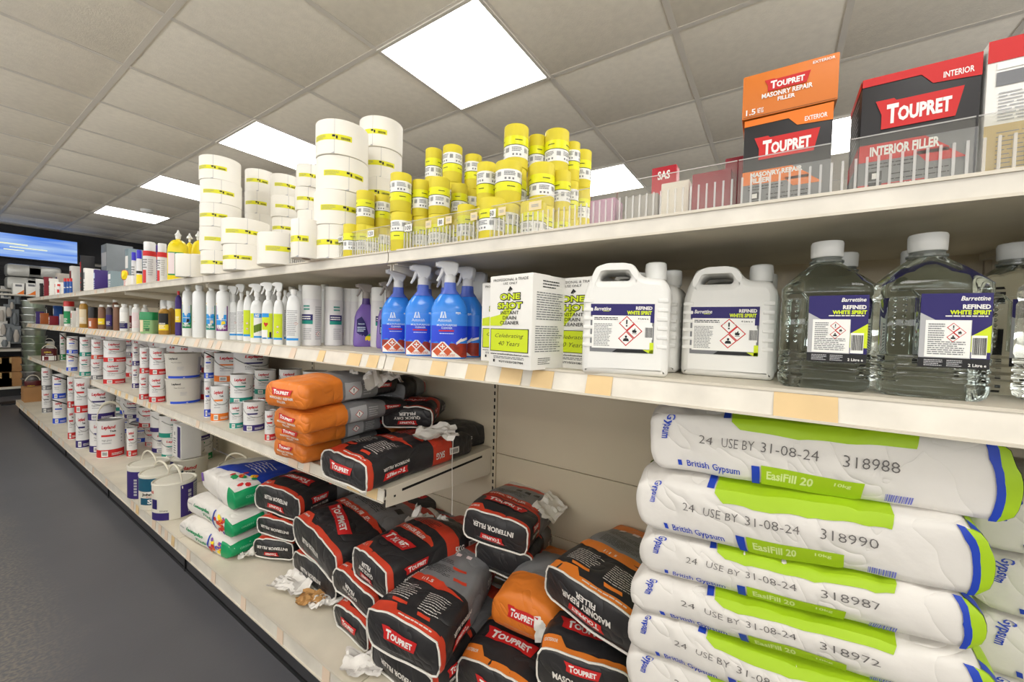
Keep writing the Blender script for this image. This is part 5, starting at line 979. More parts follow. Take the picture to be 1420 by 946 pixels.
    for face, D in dec.items():
        if D.v: D.build({'end': 'end_print', 'top': 'top_print', 'right': 'side_print', 'left': 'side_print'}[face], t, maps[face], grid=.011, base=.0017, step=.00022)
    if pipe:
        pts = [(-W / 2 + (W) * k / 14, 0, H) for k in range(15)] + [(W / 2, 0, H * (1 - k / 5)) for k in range(1, 5)] + [(W / 2 - W * k / 14, 0, 0.003) for k in range(15)] + [(-W / 2, 0, H * k / 5) for k in range(1, 5)]
        MB().tube([F(x, y - .001, z, .002) for x, y, z in pts], .0026, MATS['piping'], 6, closed=True).build('white_piping', t)
    if tail:
        MB().tube([F(W * (k / 12 - .5) * .8, L, H * .45, .003) for k in range(13)], .0035, MATS['piping'], 6).build('sewn_closure', t)
    return t
def D_end(kind, flip, W, H, words, seed=1):
    D = Dec(); rt_ = PI if flip else 0; s = -1 if flip else 1; c = H * .5
    if words[0]: D.text(words[0], 0, c - s * H * (.02 if words[1] else .1 if kind else 0), min(W * .8, .0092 * len(words[0])), H * .16, OFFW, 2, rt_, bold=.03)
    if words[1]: D.text(words[1], 0, c - s * H * .2, .0088 * len(words[1]), H * .14, OFFW, 2, rt_, bold=.03)
    if kind == 'banner': banner(D, 'TOUPRET', -.0 * W, c + s * H * .24 if words[0] else c + H * .08, W * (.4 if words[0] else .48), H * (.22 if words[0] else .32), 2, rt_)
    D.lines(-W * .25, H * .17, W * .25, H * .2, 1, LGREY, 2, fill=.2, seed=seed)
    return D
def D_top(style, W, L, rot=0):
    acc = SRED if style == 'red' else SOR; D = Dec()
    # coloured lip with a notched tab, banner, slanted stripe, notes
    D.poly([(-W / 2, 0), (W / 2, 0), (W / 2, L * .045), (-W * .2, L * .045), (-W * .28, L * .1), (-W / 2, L * .1)], acc, 0)
    D.text('INTERIOR' if style == 'red' else 'EXTERIOR', -W * .38, L * .06, W * .16, .008, OFFW, 2)
    banner(D, 'TOUPRET', 0, L * .22, W * .72, L * .105, 2, rot)
    D.poly([(-W / 2, L * .42), (W * .3, L * .42), (W / 2, L * .38), (W / 2, L * .36), (-W / 2, L * .33)], acc, 1); D.text('INTERIOR FILLER' if style == 'red' else 'MASONRY FILLER', -W * .05, L * .375, W * .62, L * .04, OFFW, 2, bold=.03)
    for k in range(3): D.rect(W * (-.1 + .16 * k), L * .62, W * (-.0 + .16 * k), L * .68, SBLK, 2)
    D.lines(-W * .35, L * .48, W * .2, L * .58, 5, SBLK, 2, fill=.35); return D
def D_back(style, W, L):
    acc = SRED if style == 'red' else SOR; D = Dec()
    D.poly([(-W / 2, 0), (W / 2, 0), (W / 2, L * .05), (-W * .15, L * .05), (-W * .22, L * .11), (-W / 2, L * .09)], acc, 0); D.lines(-W * .1, L * .02, W * .4, L * .04, 1, OFFW, 2)
    D.lines(-W * .42, L * .16, -W * .05, L * .32, 8, OFFW, 2, fill=.25, seed=2); D.lines(W * .05, L * .12, W * .42, L * .3, 9, OFFW, 2, fill=.25, seed=3); D.poly([(-W * .3, L * .12), (-W * .1, L * .12), (-W * .12, L * .145), (-W * .32, L * .145)], acc, 1); D.poly([(W * .1, L * .08), (W * .3, L * .08), (W * .28, L * .105), (W * .08, L * .105)], acc, 1)
    D.poly([(-W / 2, L * .44), (W * .1, L * .44), (W * .2, L * .4), (W / 2, L * .37), (W * .1, L * .35), (-W / 2, L * .38)], acc, 1); D.text('1:1.5', -W * .1, L * .395, W * .16, L * .03, OFFW, 2)
    D.lines(-W * .35, L * .5, W * .15, L * .62, 7, SBLK, 2, fill=.3, seed=5); D.poly([(W * .2, L * .5), (W * .4, L * .5), (W * .38, L * .53), (W * .18, L * .53)], acc, 1); D.lines(-W * .35, L * .66, W * .15, L * .72, 3, SBLK, 2, fill=.3, seed=6); D.poly([(W * .1, L * .62), (W * .3, L * .62), (W * .28, L * .65), (W * .08, L * .65)], acc, 1)
    for k in range(4): D.rect(W * (-.35 + .17 * k), L * .8, W * (-.27 + .17 * k), L * .84, PINK, 2)
    return D
def D_side(style, L, H, flip=False):
    D = Dec(); acc = SRED if style == 'red' else SOR; r_ = PI if flip else 0; s = -1 if flip else 1
    D.rect(0, 0, L * .045, H, acc, 0); banner(D, 'TOUPRET', L * .22, H * (.5 + s * .16), L * .2, H * .26, 2, r_); D.text('INTERIOR FILLER' if style == 'red' else 'MASONRY FILLER', L * .22, H * (.5 - s * .12), L * .2, H * .11, OFFW, 2, r_, bold=.03)
    D.text('5KG' if not flip else '5KG', L * .62, H * .45, L * .09, H * .3, OFFW, 2, r_, bold=.03); D.rect(L * .72, H * .3, L * .82, H * .65, OFFW, 1); D.barcode(L * .73, H * .32, L * .81, H * .6, 2, SBLK); return D
ZR = [(0, .42, 'sack_black'), (.42, .78, 'sack_grey'), (.78, .93, 'sack_red'), (.93, 1, 'sack_white')]
ZR2 = [(0, .5, 'sack_black'), (.5, .62, 'sack_red'), (.62, .86, 'sack_black'), (.86, 1, 'sack_red')]
ZO = [(0, .42, 'sack_black'), (.42, .8, 'sack_grey'), (.8, 1, 'sack_orange')]
ZOE = [(0, .34, 'sack_orange'), (.34, .72, 'sack_grey'), (.72, 1, 'sack_black')]
GF = 'black and red filler sacks'
def PZ(p): return Vector(p) if abs(p[0]) < 5 else P(p[0], p[1], Z=p[2])
def tsack(label, fl, fr, L, H, pitch=0.0, style='red', zones=None, endm='sack_black', flip=True, words=('INTERIOR FILLER', ''), kind='banner', back=False, side=True, seed=1, sideflip=False, toprot=0, topk=1, group=GF, **kw):
    FL_, FR_ = PZ(fl), PZ(fr); W = (FR_ - FL_).length * 1.0; mw = frame_mat(FL_, FR_, pitch)
    dec = {'end': D_end(kind, flip, W, H, words, seed), 'top': (D_back if back else D_top)(style, W, L * topk) if not back is None else Dec()}
    if not back and toprot: dec['top'] = D_top(style, W, L, toprot)
    if side: dec['right'] = D_side(style, L, H, sideflip)
    return sack(label, W, L, H, mw, zones or (ZR if style == 'red' else ZO), endm, dec, seed=seed, group=group, **kw)
b0 = ZB
QD = ('QUICK DRY', 'FILLER'); MR = ('MASONRY REPAIR', 'FILLER'); NO = ('', '')
# leftmost pile of three, end on
tsack('black filler sack at the bottom of the pile beside the white and green sacks', (353, 770, b0 + .012), (406, 779, b0 + .012), .38, .085, 0, seed=3, side=False)
tsack('black filler sack in the middle of the pile beside the white and green sacks', (358, 738, b0 + .1), (409, 750, b0 + .1), .38, .08, 0, seed=4, side=False, kind=None)
tsack('black filler sack topping the pile beside the white and green sacks', (355, 702, b0 + .185), (416, 724, b0 + .18), .4, .115, 0, seed=5, toprot=PI)
# second pile
tsack('black interior filler sack lying under the big tilted one, second pile', (408, 790, b0 + .004), (463, 838, b0 + .004), .4, .1, 0, seed=6, kind=None, side=False)
tsack('big black interior filler sack tilted sideways with a large banner on top', (408, 748, b0 + .12), (465, 812, b0 + .105), .44, .125, .02, seed=7, kind=None, toprot=-.25)
# third pile
tsack('black quick dry sack at the bottom of the middle pile, its banner upright', (464, 868, b0 + .004), (510, 906, b0 + .004), .36, .09, 0, seed=8, flip=False, words=NO)
tsack('black quick dry filler sack squeezed between two others in the middle pile', (463, 815, b0 + .1), (519, 862, b0 + .095), .36, .085, 0, seed=9, words=QD, kind=None)
tsack('black quick dry filler sack narrowing to a point, on top of the middle pile', (491, 793, b0 + .19), (538, 833, b0 + .19), .42, .1, .03, seed=10, words=QD, zones=ZR2, taper=.75, puff=.15)
# foreground pile
tsack('black interior filler sack under the large grey and black one in front', (515, 925, b0 + .004), (600, 985, b0 + .004), .42, .1, 0, seed=11, words=('INTERIOR FILLER', ''), kind=None)
tsack('large grey, red and black filler sack lying on top in the foreground', (511, 890, .262), (605, 942, .258), .5, .12, .02, seed=12, flip=False, words=NO, back=True, sideflip=True, taper=.2, yaw_tail=-.09, topk=.7, zones=[(0, .29, 'sack_black'), (.29, .66, 'sack_grey'), (.66, .82, 'sack_red'), (.82, 1, 'sack_white')])
# back pile
tsack('black filler sack underneath the one at the back panel', (660, 786, .345), (735, 812, .335), .27, .11, 0, seed=13, words=NO, kind=None)
tsack('black and grey interior filler sack on top by the back panel', (643, 741, .455), (728, 772, .445), .285, .105, .0, seed=14, taper=.15, zones=[(0, .3, 'sack_black'), (.3, .36, 'sack_red'), (.36, .78, 'sack_grey'), (.78, .86, 'sack_red'), (.86, 1, 'sack_white')])
tsack('black sack deep at the back between the filler piles', (560, 745, b0 + .08), (625, 765, b0 + .08), .3, .09, .1, seed=15, words=NO, kind=None, side=False, zones=[(0, .5, 'sack_grey'), (.5, .7, 'sack_red'), (.7, 1, 'sack_white')], endm='sack_black')
tsack('dark sack under the shelf end behind the big tilted one', (520, 720, b0 + .12), (590, 735, b0 + .12), .32, .1, .05, seed=16, words=NO, kind=None, side=False, zones=[(0, .3, 'sack_black'), (.3, .5, 'sack_red'), (.5, 1, 'sack_grey')])
GO = 'orange and black masonry filler sacks'
tsack('black and orange masonry sack at the very front, cut by the picture edge', (.775, .655, b0 + .004), (.80, .44, b0 + .004), .4, .115, 0, style='orange', seed=17, flip=False, words=NO, group=GO)
tsack('black masonry sack with exterior lettering under the large one at the right', (.805, .437, .27), (.862, .24, .26), .34, .11, 0, style='orange', seed=18, flip=False, words=('MASONRY REPAIR', ''), group=GO, side=False)
tsack('orange and grey sack with a white torn label, between the foreground piles', (682, 862, .3), (770, 903, .29), .32, .12, .0, style='orange', zones=[(0, .28, 'sack_orange'), (.28, .75, 'sack_grey'), (.75, 1, 'sack_orange')], endm='sack_orange', seed=19, flip=False, words=NO, pipe=False, back=None, side=False, group=GO, puff=.35)
tsack('large black masonry repair sack leaning against the white powder sacks', (758, 826, .42), (880, 913, .41), .345, .105, .02, style='orange', zones=[(0, .42, 'sack_black'), (.42, .47, 'sack_orange'), (.47, .84, 'sack_grey'), (.84, 1, 'sack_orange')], seed=20, words=MR, back=True, group=GO, side=False, taper=.2)
# lower shelf
G3 = 'black quick dry filler sacks on the lower shelf'
tsack('black and red quick dry sack overhanging the lower shelf corner', (448, 658, ZL + .002), (507, 684, ZL + .002), .44, .095, 0, seed=21, flip=False, words=NO, zones=[(0, .55, 'sack_black'), (.55, .75, 'sack_red'), (.75, 1, 'sack_black')], back=True, sideflip=True, group=G3, taper=.2)
tsack('smaller black filler sack lying upside down on top of the overhanging one', (534, 592, ZL + .1), (597, 594, ZL + .1), .32, .085, 0, seed=22, words=QD, zones=[(0, .3, 'sack_black'), (.3, .45, 'sack_red'), (.45, 1, 'sack_black')], group=G3, taper=.5)
tsack('black and red sack at the back of the lower shelf near the upright', (612, 632, ZL + .004), (676, 614, ZL + .004), .2, .09, 0, seed=23, words=('5KG', ''), zones=[(0, 1, 'sack_black')], group=G3, side=False, pipe=False, kind=None, back=None, flip=False)
G4 = 'orange filler sacks stacked on the lower shelf'
for k, (fl, fr, z, H, lab) in enumerate((((380, 629), (422, 646), .003, .078, 'orange filler sack at the bottom of the four-high stack'), ((384, 610), (428, 622), .083, .068, 'orange filler sack second from the bottom of the four-high stack'), ((380, 592), (424, 604), .152, .07, 'orange filler sack third up in the four-high stack'), ((369, 562), (423, 570), .222, .085, 'orange filler sack on top of the four-high stack'))):
    FL_, FR_ = PZ(fl + (ZL + z,)), PZ(fr + (ZL + z,)); W = (FR_ - FL_).length; mw = frame_mat(FL_, FR_, 0); L = .38
    D = Dec(); banner(D, 'TOUPRET', 0, H * .62, W * .5, H * .26, 2); D.text('MASONRY REPAIR', 0, H * .38, W * .55, H * .1, OFFW, 2, bold=.03); D.text('FILLER', 0, H * .24, W * .2, H * .09, OFFW, 2, bold=.03)
    S = Dec(); S.rect(L * .36, H * .1, L * .52, H * .9, LGREY, 0); S.diamond(L * .44, H * .5, H * .22, '!', 2); S.lines(L * .54, H * .2, L * .64, H * .8, 5, LGREY, 1); banner(S, 'TOUPRET', L * .8, H * .6, L * .2, H * .28, 2)
    sack(lab, W, L, H, mw, ZOE, 'sack_orange', {'end': D, 'right': S}, pipe=False, seed=30 + k, group=G4, puff=.18)
for k, (fl, fr, z, H, lab, zz, em) in enumerate((((492, 606), (545, 612), .003, .08, 'orange and dark sack low in the stack behind, near the back panel', ZOE, 'sack_orange'), ((495, 580), (550, 585), .085, .08, 'grey and orange sack in the middle of the stack behind', ZOE, 'sack_grey'), ((488, 556), (560, 560), .17, .09, 'dark red and grey sack on top of the stack behind', ZR, 'sack_grey'))):
    FL_, FR_ = PZ(fl + (ZL + z,)), PZ(fr + (ZL + z,)); W = (FR_ - FL_).length; mw = frame_mat(FL_, FR_, 0)
    D = Dec(); D.lines(-W * .3, H * .3, W * .3, H * .7, 4, LGREY, 1); sack(lab, W, .26, H, mw, zz, em, {'end': D}, pipe=False, seed=40 + k, group=G4)
# white and green sacks, long side to the aisle
def lat(label, fl, fr, z, dep, H, seed, top=False):
    FL_, FR_ = PZ(fl + (z,)), PZ(fr + (z,)); W = (FR_ - FL_).length; mw = frame_mat(FL_, FR_, 0); D = Dec()
    D.rect(W * .36, 0, W * .5, H, SGREEN, 0); D.text('Latexplan', -W * .12, H * .68, W * .34, H * .2, SGREEN, 2, bold=.03, ital=.2); D.text('Trade', W * .02, H * .42, W * .2, H * .16, SGREEN, 2, bold=.03, ital=.2); D.lines(-W * .45, H * .55, -W * .34, H * .7, 1, LGREY, 2)
    rr_ = random.Random(seed)
    if not top:
        D.poly([(W * .2 + .0, 0), (W * .13, H * .4), (W * .15, H), (W * .17, H), (W * .155, H * .4), (W * .22, 0)], SBLUE, 1)
        for q in range(16):
            cx_, cy_ = W * (.19 + .17 * rr_.random()), H * (.12 + .76 * rr_.random()); a0 = rr_.random() * 3; rad = H * (.1 + .06 * rr_.random())
            D.poly([(min(W * .36, cx_ + rad * math.cos(a0 + k * PI / 3)), max(0, min(H, cy_ + rad * .8 * math.sin(a0 + k * PI / 3)))) for k in range(6)], rr_.choice([ORANGE, RED, ink('lilac_ink', (120, 84, 170)), YELLOW, SBLUE, ORED]), 2)
    E_ = Dec(); E_.rect(0, 0, dep * .5, H, SGREEN, 0) if not top else E_.rect(0, 0, dep * .35, H, SGREEN, 0); E_.text('GREEN', dep * .22, H * .6, dep * .2, H * .12, ink('pale_green_ink', (120, 200, 160)), 2)
    T_ = Dec()
    if top:
        T_.poly([(-W * .3, dep * .1), (W * .5, dep * .35), (W * .5, dep), (-W * .1, dep)], SBLUE, 0); T_.lines(-W * .1, dep * .4, W * .3, dep * .7, 6, OFFW, 2, fill=.3)
        for q in range(12): cx_, cy_ = W * (.1 + .36 * rr_.random()), dep * (.1 + .25 * rr_.random()); T_.poly([(cx_ + .014 * math.cos(k * PI / 3), cy_ + .012 * math.sin(k * PI / 3)) for k in range(6)], rr_.choice([ORANGE, RED, PURPLE, YELLOW, GREEN]), 3)
        D = Dec(); D.rect(W * .34, 0, W * .5, H, SGREEN, 0); D.barcode(W * .12, H * .1, W * .24, H * .3, 2, LGREY); D.poly([(-W * .5, H * .3), (-W * .35, H * .5), (-W * .42, H * .9), (-W * .5, H * .9)], ink('lilac_ink', (120, 84, 170)), 1)
    sack(label, W, dep, H, mw, [(0, 1, 'sack_white')], 'sack_white', {'end': D, 'right': E_, 'top': T_}, pipe=False, seed=seed, name='powder_sack', group='white and green powder sacks', taper=.1, puff=.2, tail=False, r0=.03)
lat('white and green sack at the bottom, vegetables printed on its side', (249, 740), (318, 779), b0 + .003, .24, .085, 51); lat('white and green sack in the middle, vegetables printed on its side', (262, 707), (322, 748), b0 + .085, .24, .085, 52); lat('white sack with a blue top, highest of the white and green ones', (280, 676), (324, 711), b0 + .17, .3, .11, 53, True)
# white plaster filler sacks, long side to the aisle
def gyp(label, y0, y1, xf, z, H, num, roll, seed, dep=.32, stamp=True, group='white and lime powder sacks, front column', yaw=0):
    W = abs(y0 - y1); s = math.sin(roll) * W / 2; FL_ = Vector((xf + yaw, y0, z - s)); FR_ = Vector((xf - yaw, y1, z + s)); mw = frame_mat(FL_, FR_, 0.0); u = lambda a: (a - .5) * W
    D = Dec()
    D.poly([(u(.3), H * .93), (u(.33), H * .82), (u(.45), H * .78), (u(.8), H * .82), (u(.82), H), (u(.3), H)], SLIME, 0)
    if stamp: D.text('24', u(.215), H * .6, W * .045, H * .15, STAMP, 2, -.02, bold=-.01); D.text('USE BY', u(.325), H * .59, W * .11, H * .15, STAMP, 2, -.02, bold=-.01); D.text('31-08-24', u(.475), H * .575, W * .15, H * .15, STAMP, 2, -.03, bold=-.01); D.text(num, u(.685), H * .55, W * .145, H * .17, STAMP, 2, -.04, bold=-.01)
    D.text('British Gypsum', u(.235), H * .13, W * .19, H * .12, SBLUE, 2, bold=.01); D.rect(u(.105), H * .1, u(.12), H * .18, SBLUE, 2); D.rect(u(.37), 0.0, u(.395), H * .27, SBLUE, 2); D.poly([(u(.4), .0), (u(.66), .0), (u(.675), H * .04), (u(.675), H * .25), (u(.4), H * .29)], SLIME, 1); D.text('EasiFill 20', u(.48), H * .15, W * .125, H * .12, ink('pale_lime_ink', (214, 232, 150)), 2, bold=.03); D.text('10kg', u(.62), H * .17, W * .045, H * .07, ink('pale_lime_ink', (214, 232, 150)), 2)
    D.barcode(u(.73), H * .04, u(.8), H * .15, 2, ink('barcode_blue', (110, 116, 200))); D.text('Gypsum', u(.075), H * .78, H * .45, .018, SBLUE, 2, -PI / 2 - .1)
    D.poly([(u(.955), H * .0), (u(.972), H * .0), (u(.965), H * .5), (u(.975), H), (u(.955), H), (u(.95), H * .5)], SBLUE, 1); D.poly([(u(.972), 0), (u(1), 0), (u(1), H), (u(.975), H), (u(.965), H * .5)], SLIME, 0)
    T_ = Dec(); T_.rect(u(.3), .0, u(.82), dep * .6, SLIME, 0); T_.rect(u(.27), .0, u(.295), dep * .4, SBLUE, 0)
    R_ = Dec(); R_.rect(.0, 0, dep, H, SLIME, 0); R_.poly([(.0, 0), (.022, 0), (.014, H * .5), (.024, H), (.004, H)], SBLUE, 1)
    L_ = Dec(); L_.rect(-dep, 0, -.1, H * .95, SLIME, 0)
    return sack(label, W, dep, H, mw, [(0, 1, 'sack_white')], 'sack_white', {'end': D, 'top': T_, 'right': R_, 'left': L_}, pipe=False, seed=seed, name='powder_sack', group=group, taper=.1, puff=.05, tail=False, amp=1.2, r0=.017)
zt = .98; HS = [.118, .104, .076, .07, .078, .085, .09, .095, .11]
nums = ['318988', '318990', '318987', '318972', '318985', '318980', '318981', '318982', '318983']; labs = ['topmost white and lime powder sack, stamped 318988', 'white and lime powder sack stamped 318990, second from the top', 'white and lime powder sack stamped 318987, third from the top', 'white and lime powder sack stamped 318972, fourth from the top', 'fifth white and lime sack from the top of the front column', 'sixth white and lime sack from the top, at the picture edge', 'seventh white sack down the front column', 'eighth white sack down the front column', 'bottom white sack of the front column']
z = zt
for k, H in enumerate(HS):
    z -= H; j = (0, .012, .0, .006, .008, 0, 0, .01, 0)[k]
    gyp(labs[k], (.178, .192, .19, .195, .2, .2, .2, .2, .2)[k], (-.256, -.238, -.24, -.245, -.245, -.25, -.25, -.25, -.25)[k], (.76, .745, .748, .738, .735, .74, .74, .74, .74)[k], z + .004, H * 1.04, nums[k], (.05, .09, .1, .1, .1, .08, .05, .02, .0)[k], 60 + k, stamp=k < 6)
z = .153
for k in range(8):
    H = .092; gyp('white powder sack in the shadowed column at the right edge, %s' % ['bottom', 'second', 'third', 'fourth', 'fifth', 'sixth', 'seventh', 'topmost'][k], -.275, -.7, .9, z + .002, H * 1.02, '318900', .02, 80 + k, dep=.3, stamp=False, group='white powder sacks, shadowed right column'); z += H
# torn paper and string
def crumple(label, c, s, m, seed, flat=.25, name='torn_paper', rz=0, tilt=0):
    n = 14; mb = MB(); vs = []; fs = []
    rnd = random.Random(seed)
    for i in range(n + 1):
        for j in range(n + 1):
            u, v = i / n - .5, j / n - .5; e = 1 + .35 * noise.noise(Vector((math.atan2(v, u) * 1.5, seed, 0)))
            p = Vector((u * e, v * e * .7, 0)); nz_ = noise.noise(Vector((u * 2.6, v * 2.6, seed))) ; n2 = abs(noise.noise(Vector((u * 5, v * 4.5, seed + 5))))
            p.z = flat * .8 * (nz_ * .7 + n2 * .7 + .3); vs.append(p * s)
    for i in range(n):
        for j in range(n): a = i * (n + 1) + j; fs.append((a, a + 1, a + n + 2, a + n + 1))
    k = len(vs); vs2 = [v + Vector((0, 0, -.0012)) for v in vs]; vs += vs2; fs += [tuple(reversed([q + k for q in f])) for f in fs]
    mb.add(vs, fs, m); o = mb.build(name, None, smooth=25); o.location = c; o.rotation_euler = (tilt, 0, rz); return tag(o, label, 'paper', 'torn sack paper')
crumple('torn white paper lying on the bottom shelf in front of the second pile', PZ((408, 812, b0 + .012)), .14, MATS['torn_white'], 2, .28, rz=-1.2); crumple('torn brown paper sticking out below the second pile', PZ((434, 832, b0 + .008)), .1, MATS['kraft_paper'], 5, .3, rz=-.9); crumple('white paper scrap right of the brown one on the bottom shelf', PZ((452, 836, b0 + .01)), .09, MATS['torn_white'], 8, .32, rz=-.5)
crumple('torn white paper on the shelf beneath the foreground sacks', PZ((505, 922, b0 + .008)), .12, MATS['torn_white'], 11, .25, rz=-1); crumple('white paper flap poking out left of the black pile of three', PZ((346, 770, b0 + .012)), .07, MATS['torn_white'], 13, .5, rz=-.4)
crumple('pointed white paper flap between the sacks under the shelf end', PZ((578, 728, b0 + .25)), .12, MATS['torn_white'], 17, .4, rz=.4, tilt=.7); crumple('white paper bunched beside the pointed flap', PZ((610, 735, b0 + .24)), .09, MATS['torn_white'], 19, .5, tilt=.5)
crumple('white torn paper flap over the sack on the lower shelf', PZ((604, 604, ZL + .1)), .13, MATS['torn_white'], 23, .3, rz=-.9, tilt=.2); crumple('grey white crumpled sack top by the back panel', P(762, 706, X=1.14), .12, MATS['torn_white'], 33, .22, tilt=.5)
crumple('white torn label on the orange and grey sack', PZ((762, 872, b0 + .19)), .08, MATS['torn_white'], 29, .12, tilt=1.1, rz=-.9); crumple('white and grey crumpled paper above the orange stack at the back', PZ((520, 530, ZL + .27)), .14, MATS['torn_white'], 31, .45, tilt=.3)
a_ = P(622, 640, X=.98); z_ = ZL - .0
MB().tube([Vector((a_.x, Y0 - .012, ZL + .09)), Vector((a_.x - .005, Y0 - .014, ZL + .0)), Vector((a_.x, Y0 - .013, ZL - .08)), Vector((a_.x + .002, Y0 - .012, ZL - .17))], .0011, MATS['piping'], 6).build('string'); tag(bpy.data.objects['string'], 'thin white string hanging from the end of the lower shelf', 'string')

# ---------------------------------------------------------------- far wall: header, screen, display of hanging goods
YW = 9.19
MB().box((-4, 9.1, 1.98), (5.5, 9.19, ZC), MATS['dark_wall']).build('trim_1', smooth=0, kind='structure')
def screen_mat():
    m = bpy.data.materials.new('screen_glow'); m.use_nodes = True; nt = m.node_tree; b = nt.nodes['Principled BSDF']
    tc = nt.nodes.new('ShaderNodeTexCoord'); mp = nt.nodes.new('ShaderNodeMapping'); mp.inputs['Scale'].default_value = (.6, 1, 9); n = nt.nodes.new('ShaderNodeTexNoise'); n.inputs['Scale'].default_value = 1.6; n.inputs['Detail'].default_value = 3
    nt.links.new(tc.outputs['Object'], mp.inputs[0]); nt.links.new(mp.outputs[0], n.inputs['Vector']); r = nt.nodes.new('ShaderNodeValToRGB')
    r.color_ramp.elements[0].position = .35; r.color_ramp.elements[0].color = lin((70, 130, 235)) + (1,); r.color_ramp.elements[1].position = .7; r.color_ramp.elements[1].color = lin((190, 220, 255)) + (1,)
    nt.links.new(n.outputs['Fac'], r.inputs[0]); nt.links.new(r.outputs[0], b.inputs['Emission Color']); b.inputs['Emission Strength'].default_value = 1.0; b.inputs['Base Color'].default_value = (.02, .02, .03, 1); return m
a, b = P(-60, 330, Y=8.95), P(107, 350, Y=8.95); zt_ = P(60, 330, Y=8.95).z; zb_ = P(60, 361, Y=8.95).z
t = thing('wall_screen', (a.x, 8.95, zb_), 0, 'wide blue glowing advertising screen high on the far wall', 'screen'); w_ = b.x - a.x; h_ = zt_ - zb_
MB().box((-.015, .0, -.015), (w_ + .015, .08, h_ + .015), MATS['black_plastic']).build('housing', t, 0); MB().box((0, -.004, 0), (w_, 0, h_), screen_mat()).build('display', t, 0)
D = Dec(); em = M('screen_line', (235, 240, 200), .5, var=0, emit=.8); D.rect(w_ * .3, h_ * .55, w_ * .55, h_ * .6, em, 1); D.rect(w_ * .4, h_ * .42, w_ * .72, h_ * .46, em, 1); D.rect(w_ * .35, h_ * .3, w_ * .52, h_ * .34, em, 1); D.build('screen_writing', t, on_front(-.004))
# black pegboard bays with hanging goods
t = thing('wall_display', (0, 9.02, 0), 0, 'black slatted wall display unit beyond the end of the shelving', 'display'); MB().box((-1.2, .05, 0), (2.4, .08, 1.93), MATS['dark_wall']).build('back_panel', t, 0)
for k in range(24): MB().box((-1.2, .035, .3 + k * .066), (2.4, .05, .345 + k * .066), MATS['black_plastic']).build('slat', t, 0)
for z in (.1, .62, 1.44): MB().box((-1.2, -.28, z), (1.1, .05, z + .03), M('ledge_white', (206, 200, 188), .5)).build('ledge', t, 0)
MB().box((-1.2, -.26, 0), (1.1, .05, .1), MATS['black_plastic']).build('plinth', t, 0)
rd = random.Random(9)
for k, (px, py, w_, h_) in enumerate(((8, 400, .09, .14), (12, 425, .09, .16), (20, 432, .08, .2), (4, 448, .08, .18), (12, 452, .1, .24), (22, 455, .09, .22), (6, 470, .1, .12), (16, 418, .06, .12), (25, 410, .07, .12), (2, 428, .07, .2))):
    p = P(px, py, Y=8.98); t = thing('blister_pack', (p.x, 8.98 - .002 * k, p.z), 0, ['grey tool pack', 'clear pack', 'silver hook pack', 'dark pack', 'tall clear pack', 'long grey pack', 'white low pack', 'small white pack', 'narrow clear pack', 'slim pale pack'][k] + ' hanging on the black wall display', 'packet', 'packs hanging on the far wall display')
    MB().box((-w_ / 2, 0, -h_), (w_ / 2, .004, .03), MATS['steel_grey' if k % 3 else 'card_white'], bev=.002).build('backing_card', t); MB().lathe([(w_ * .2, -h_ * .9), (w_ * .32, -h_ * .5), (w_ * .15, -h_ * .1)], MATS['stone' if k % 2 else 'steel_grey'], 12, cy=-.02).build('blister', t)
for k, (px, py, lab) in enumerate(((34, 392, 'lower left silver wrapped pad'), (56, 392, 'lower right silver wrapped pad'), (34, 377, 'upper left silver wrapped pad'), (58, 377, 'upper right silver wrapped pad'))):
    p = P(px, py, Y=8.8); t = thing('wrapped_pad', (p.x, 8.78, 1.505 + (.0 if k < 2 else .175) - .03), 0, lab + ' below the blue screen', 'pad', 'silver wrapped pads below the screen'); MB().box((-.17, -.14, 0), (.17, .14, .17), M('silver_wrap', (190, 190, 184), .3, metal=.3, bump=.3, bscale=14), bev=.04).build('wrapped_pad_body', t)
for k, (px, lab) in enumerate(((26, 'white and orange box left of the shelf end'), (44, 'white and orange box touching the shelf end'))):
    p = P(px, 409, Y=7.9); q = P(px + 8, 409, Y=7.9); w_ = (q.x - p.x) * 2 * .95; h_ = P(px, 393, Y=7.9).z - p.z; t = carton('carton', w_, .12, h_, MATS['card_white'], lab, 'box', 'white and orange boxes at the shelf end'); t.location = (p.x, 7.9, p.z)
    D = Dec(); D.poly([(-w_ * .48, 0), (w_ * .48, 0), (w_ * .48, h_ * .45), (-w_ * .2, h_ * .05)], ORANGE, 0); D.rect(-w_ * .3, h_ * .72, w_ * .3, h_ * .9, GREY, 1); D.build('print', t, on_front(0)); ZE = p.z
t = thing('end_stand', (P(35, 409, Y=7.9).x, 7.98, 0), 0, 'narrow black stand behind the shelf end carrying the orange boxes', 'stand'); MB().box((-.32, -.12, ZE - .02), (.42, .14, ZE - .001), MATS['ledge_white']).build('stand_top', t, 0); MB().box((-.02, .05, 0), (.02, .09, ZE - .02), MATS['black_plastic']).build('post', t, 0); MB().box((-.2, -.1, 0), (.2, .12, .02), MATS['black_plastic']).build('foot', t, 0)
for k in range(4):
    p = P(1 + 14 * (k % 2), 530, Y=8.76); t = thing('cardboard_box', (p.x, 8.76, .131 + (.205 if k > 1 else 0)), 0, 'brown cardboard box, %s of four under the wall display' % ('lower left', 'lower right', 'upper left', 'upper right')[k], 'box', 'brown cardboard boxes under the wall display'); MB().box((-.1, 0, 0), (.1, .22, .2), MATS['brown_card'], bev=.004).build('carton_body', t); MB().box((-.01, -.001, .12), (.01, 0, .2), M('parcel_tape', (190, 156, 104), .3)).build('tape', t, 0)
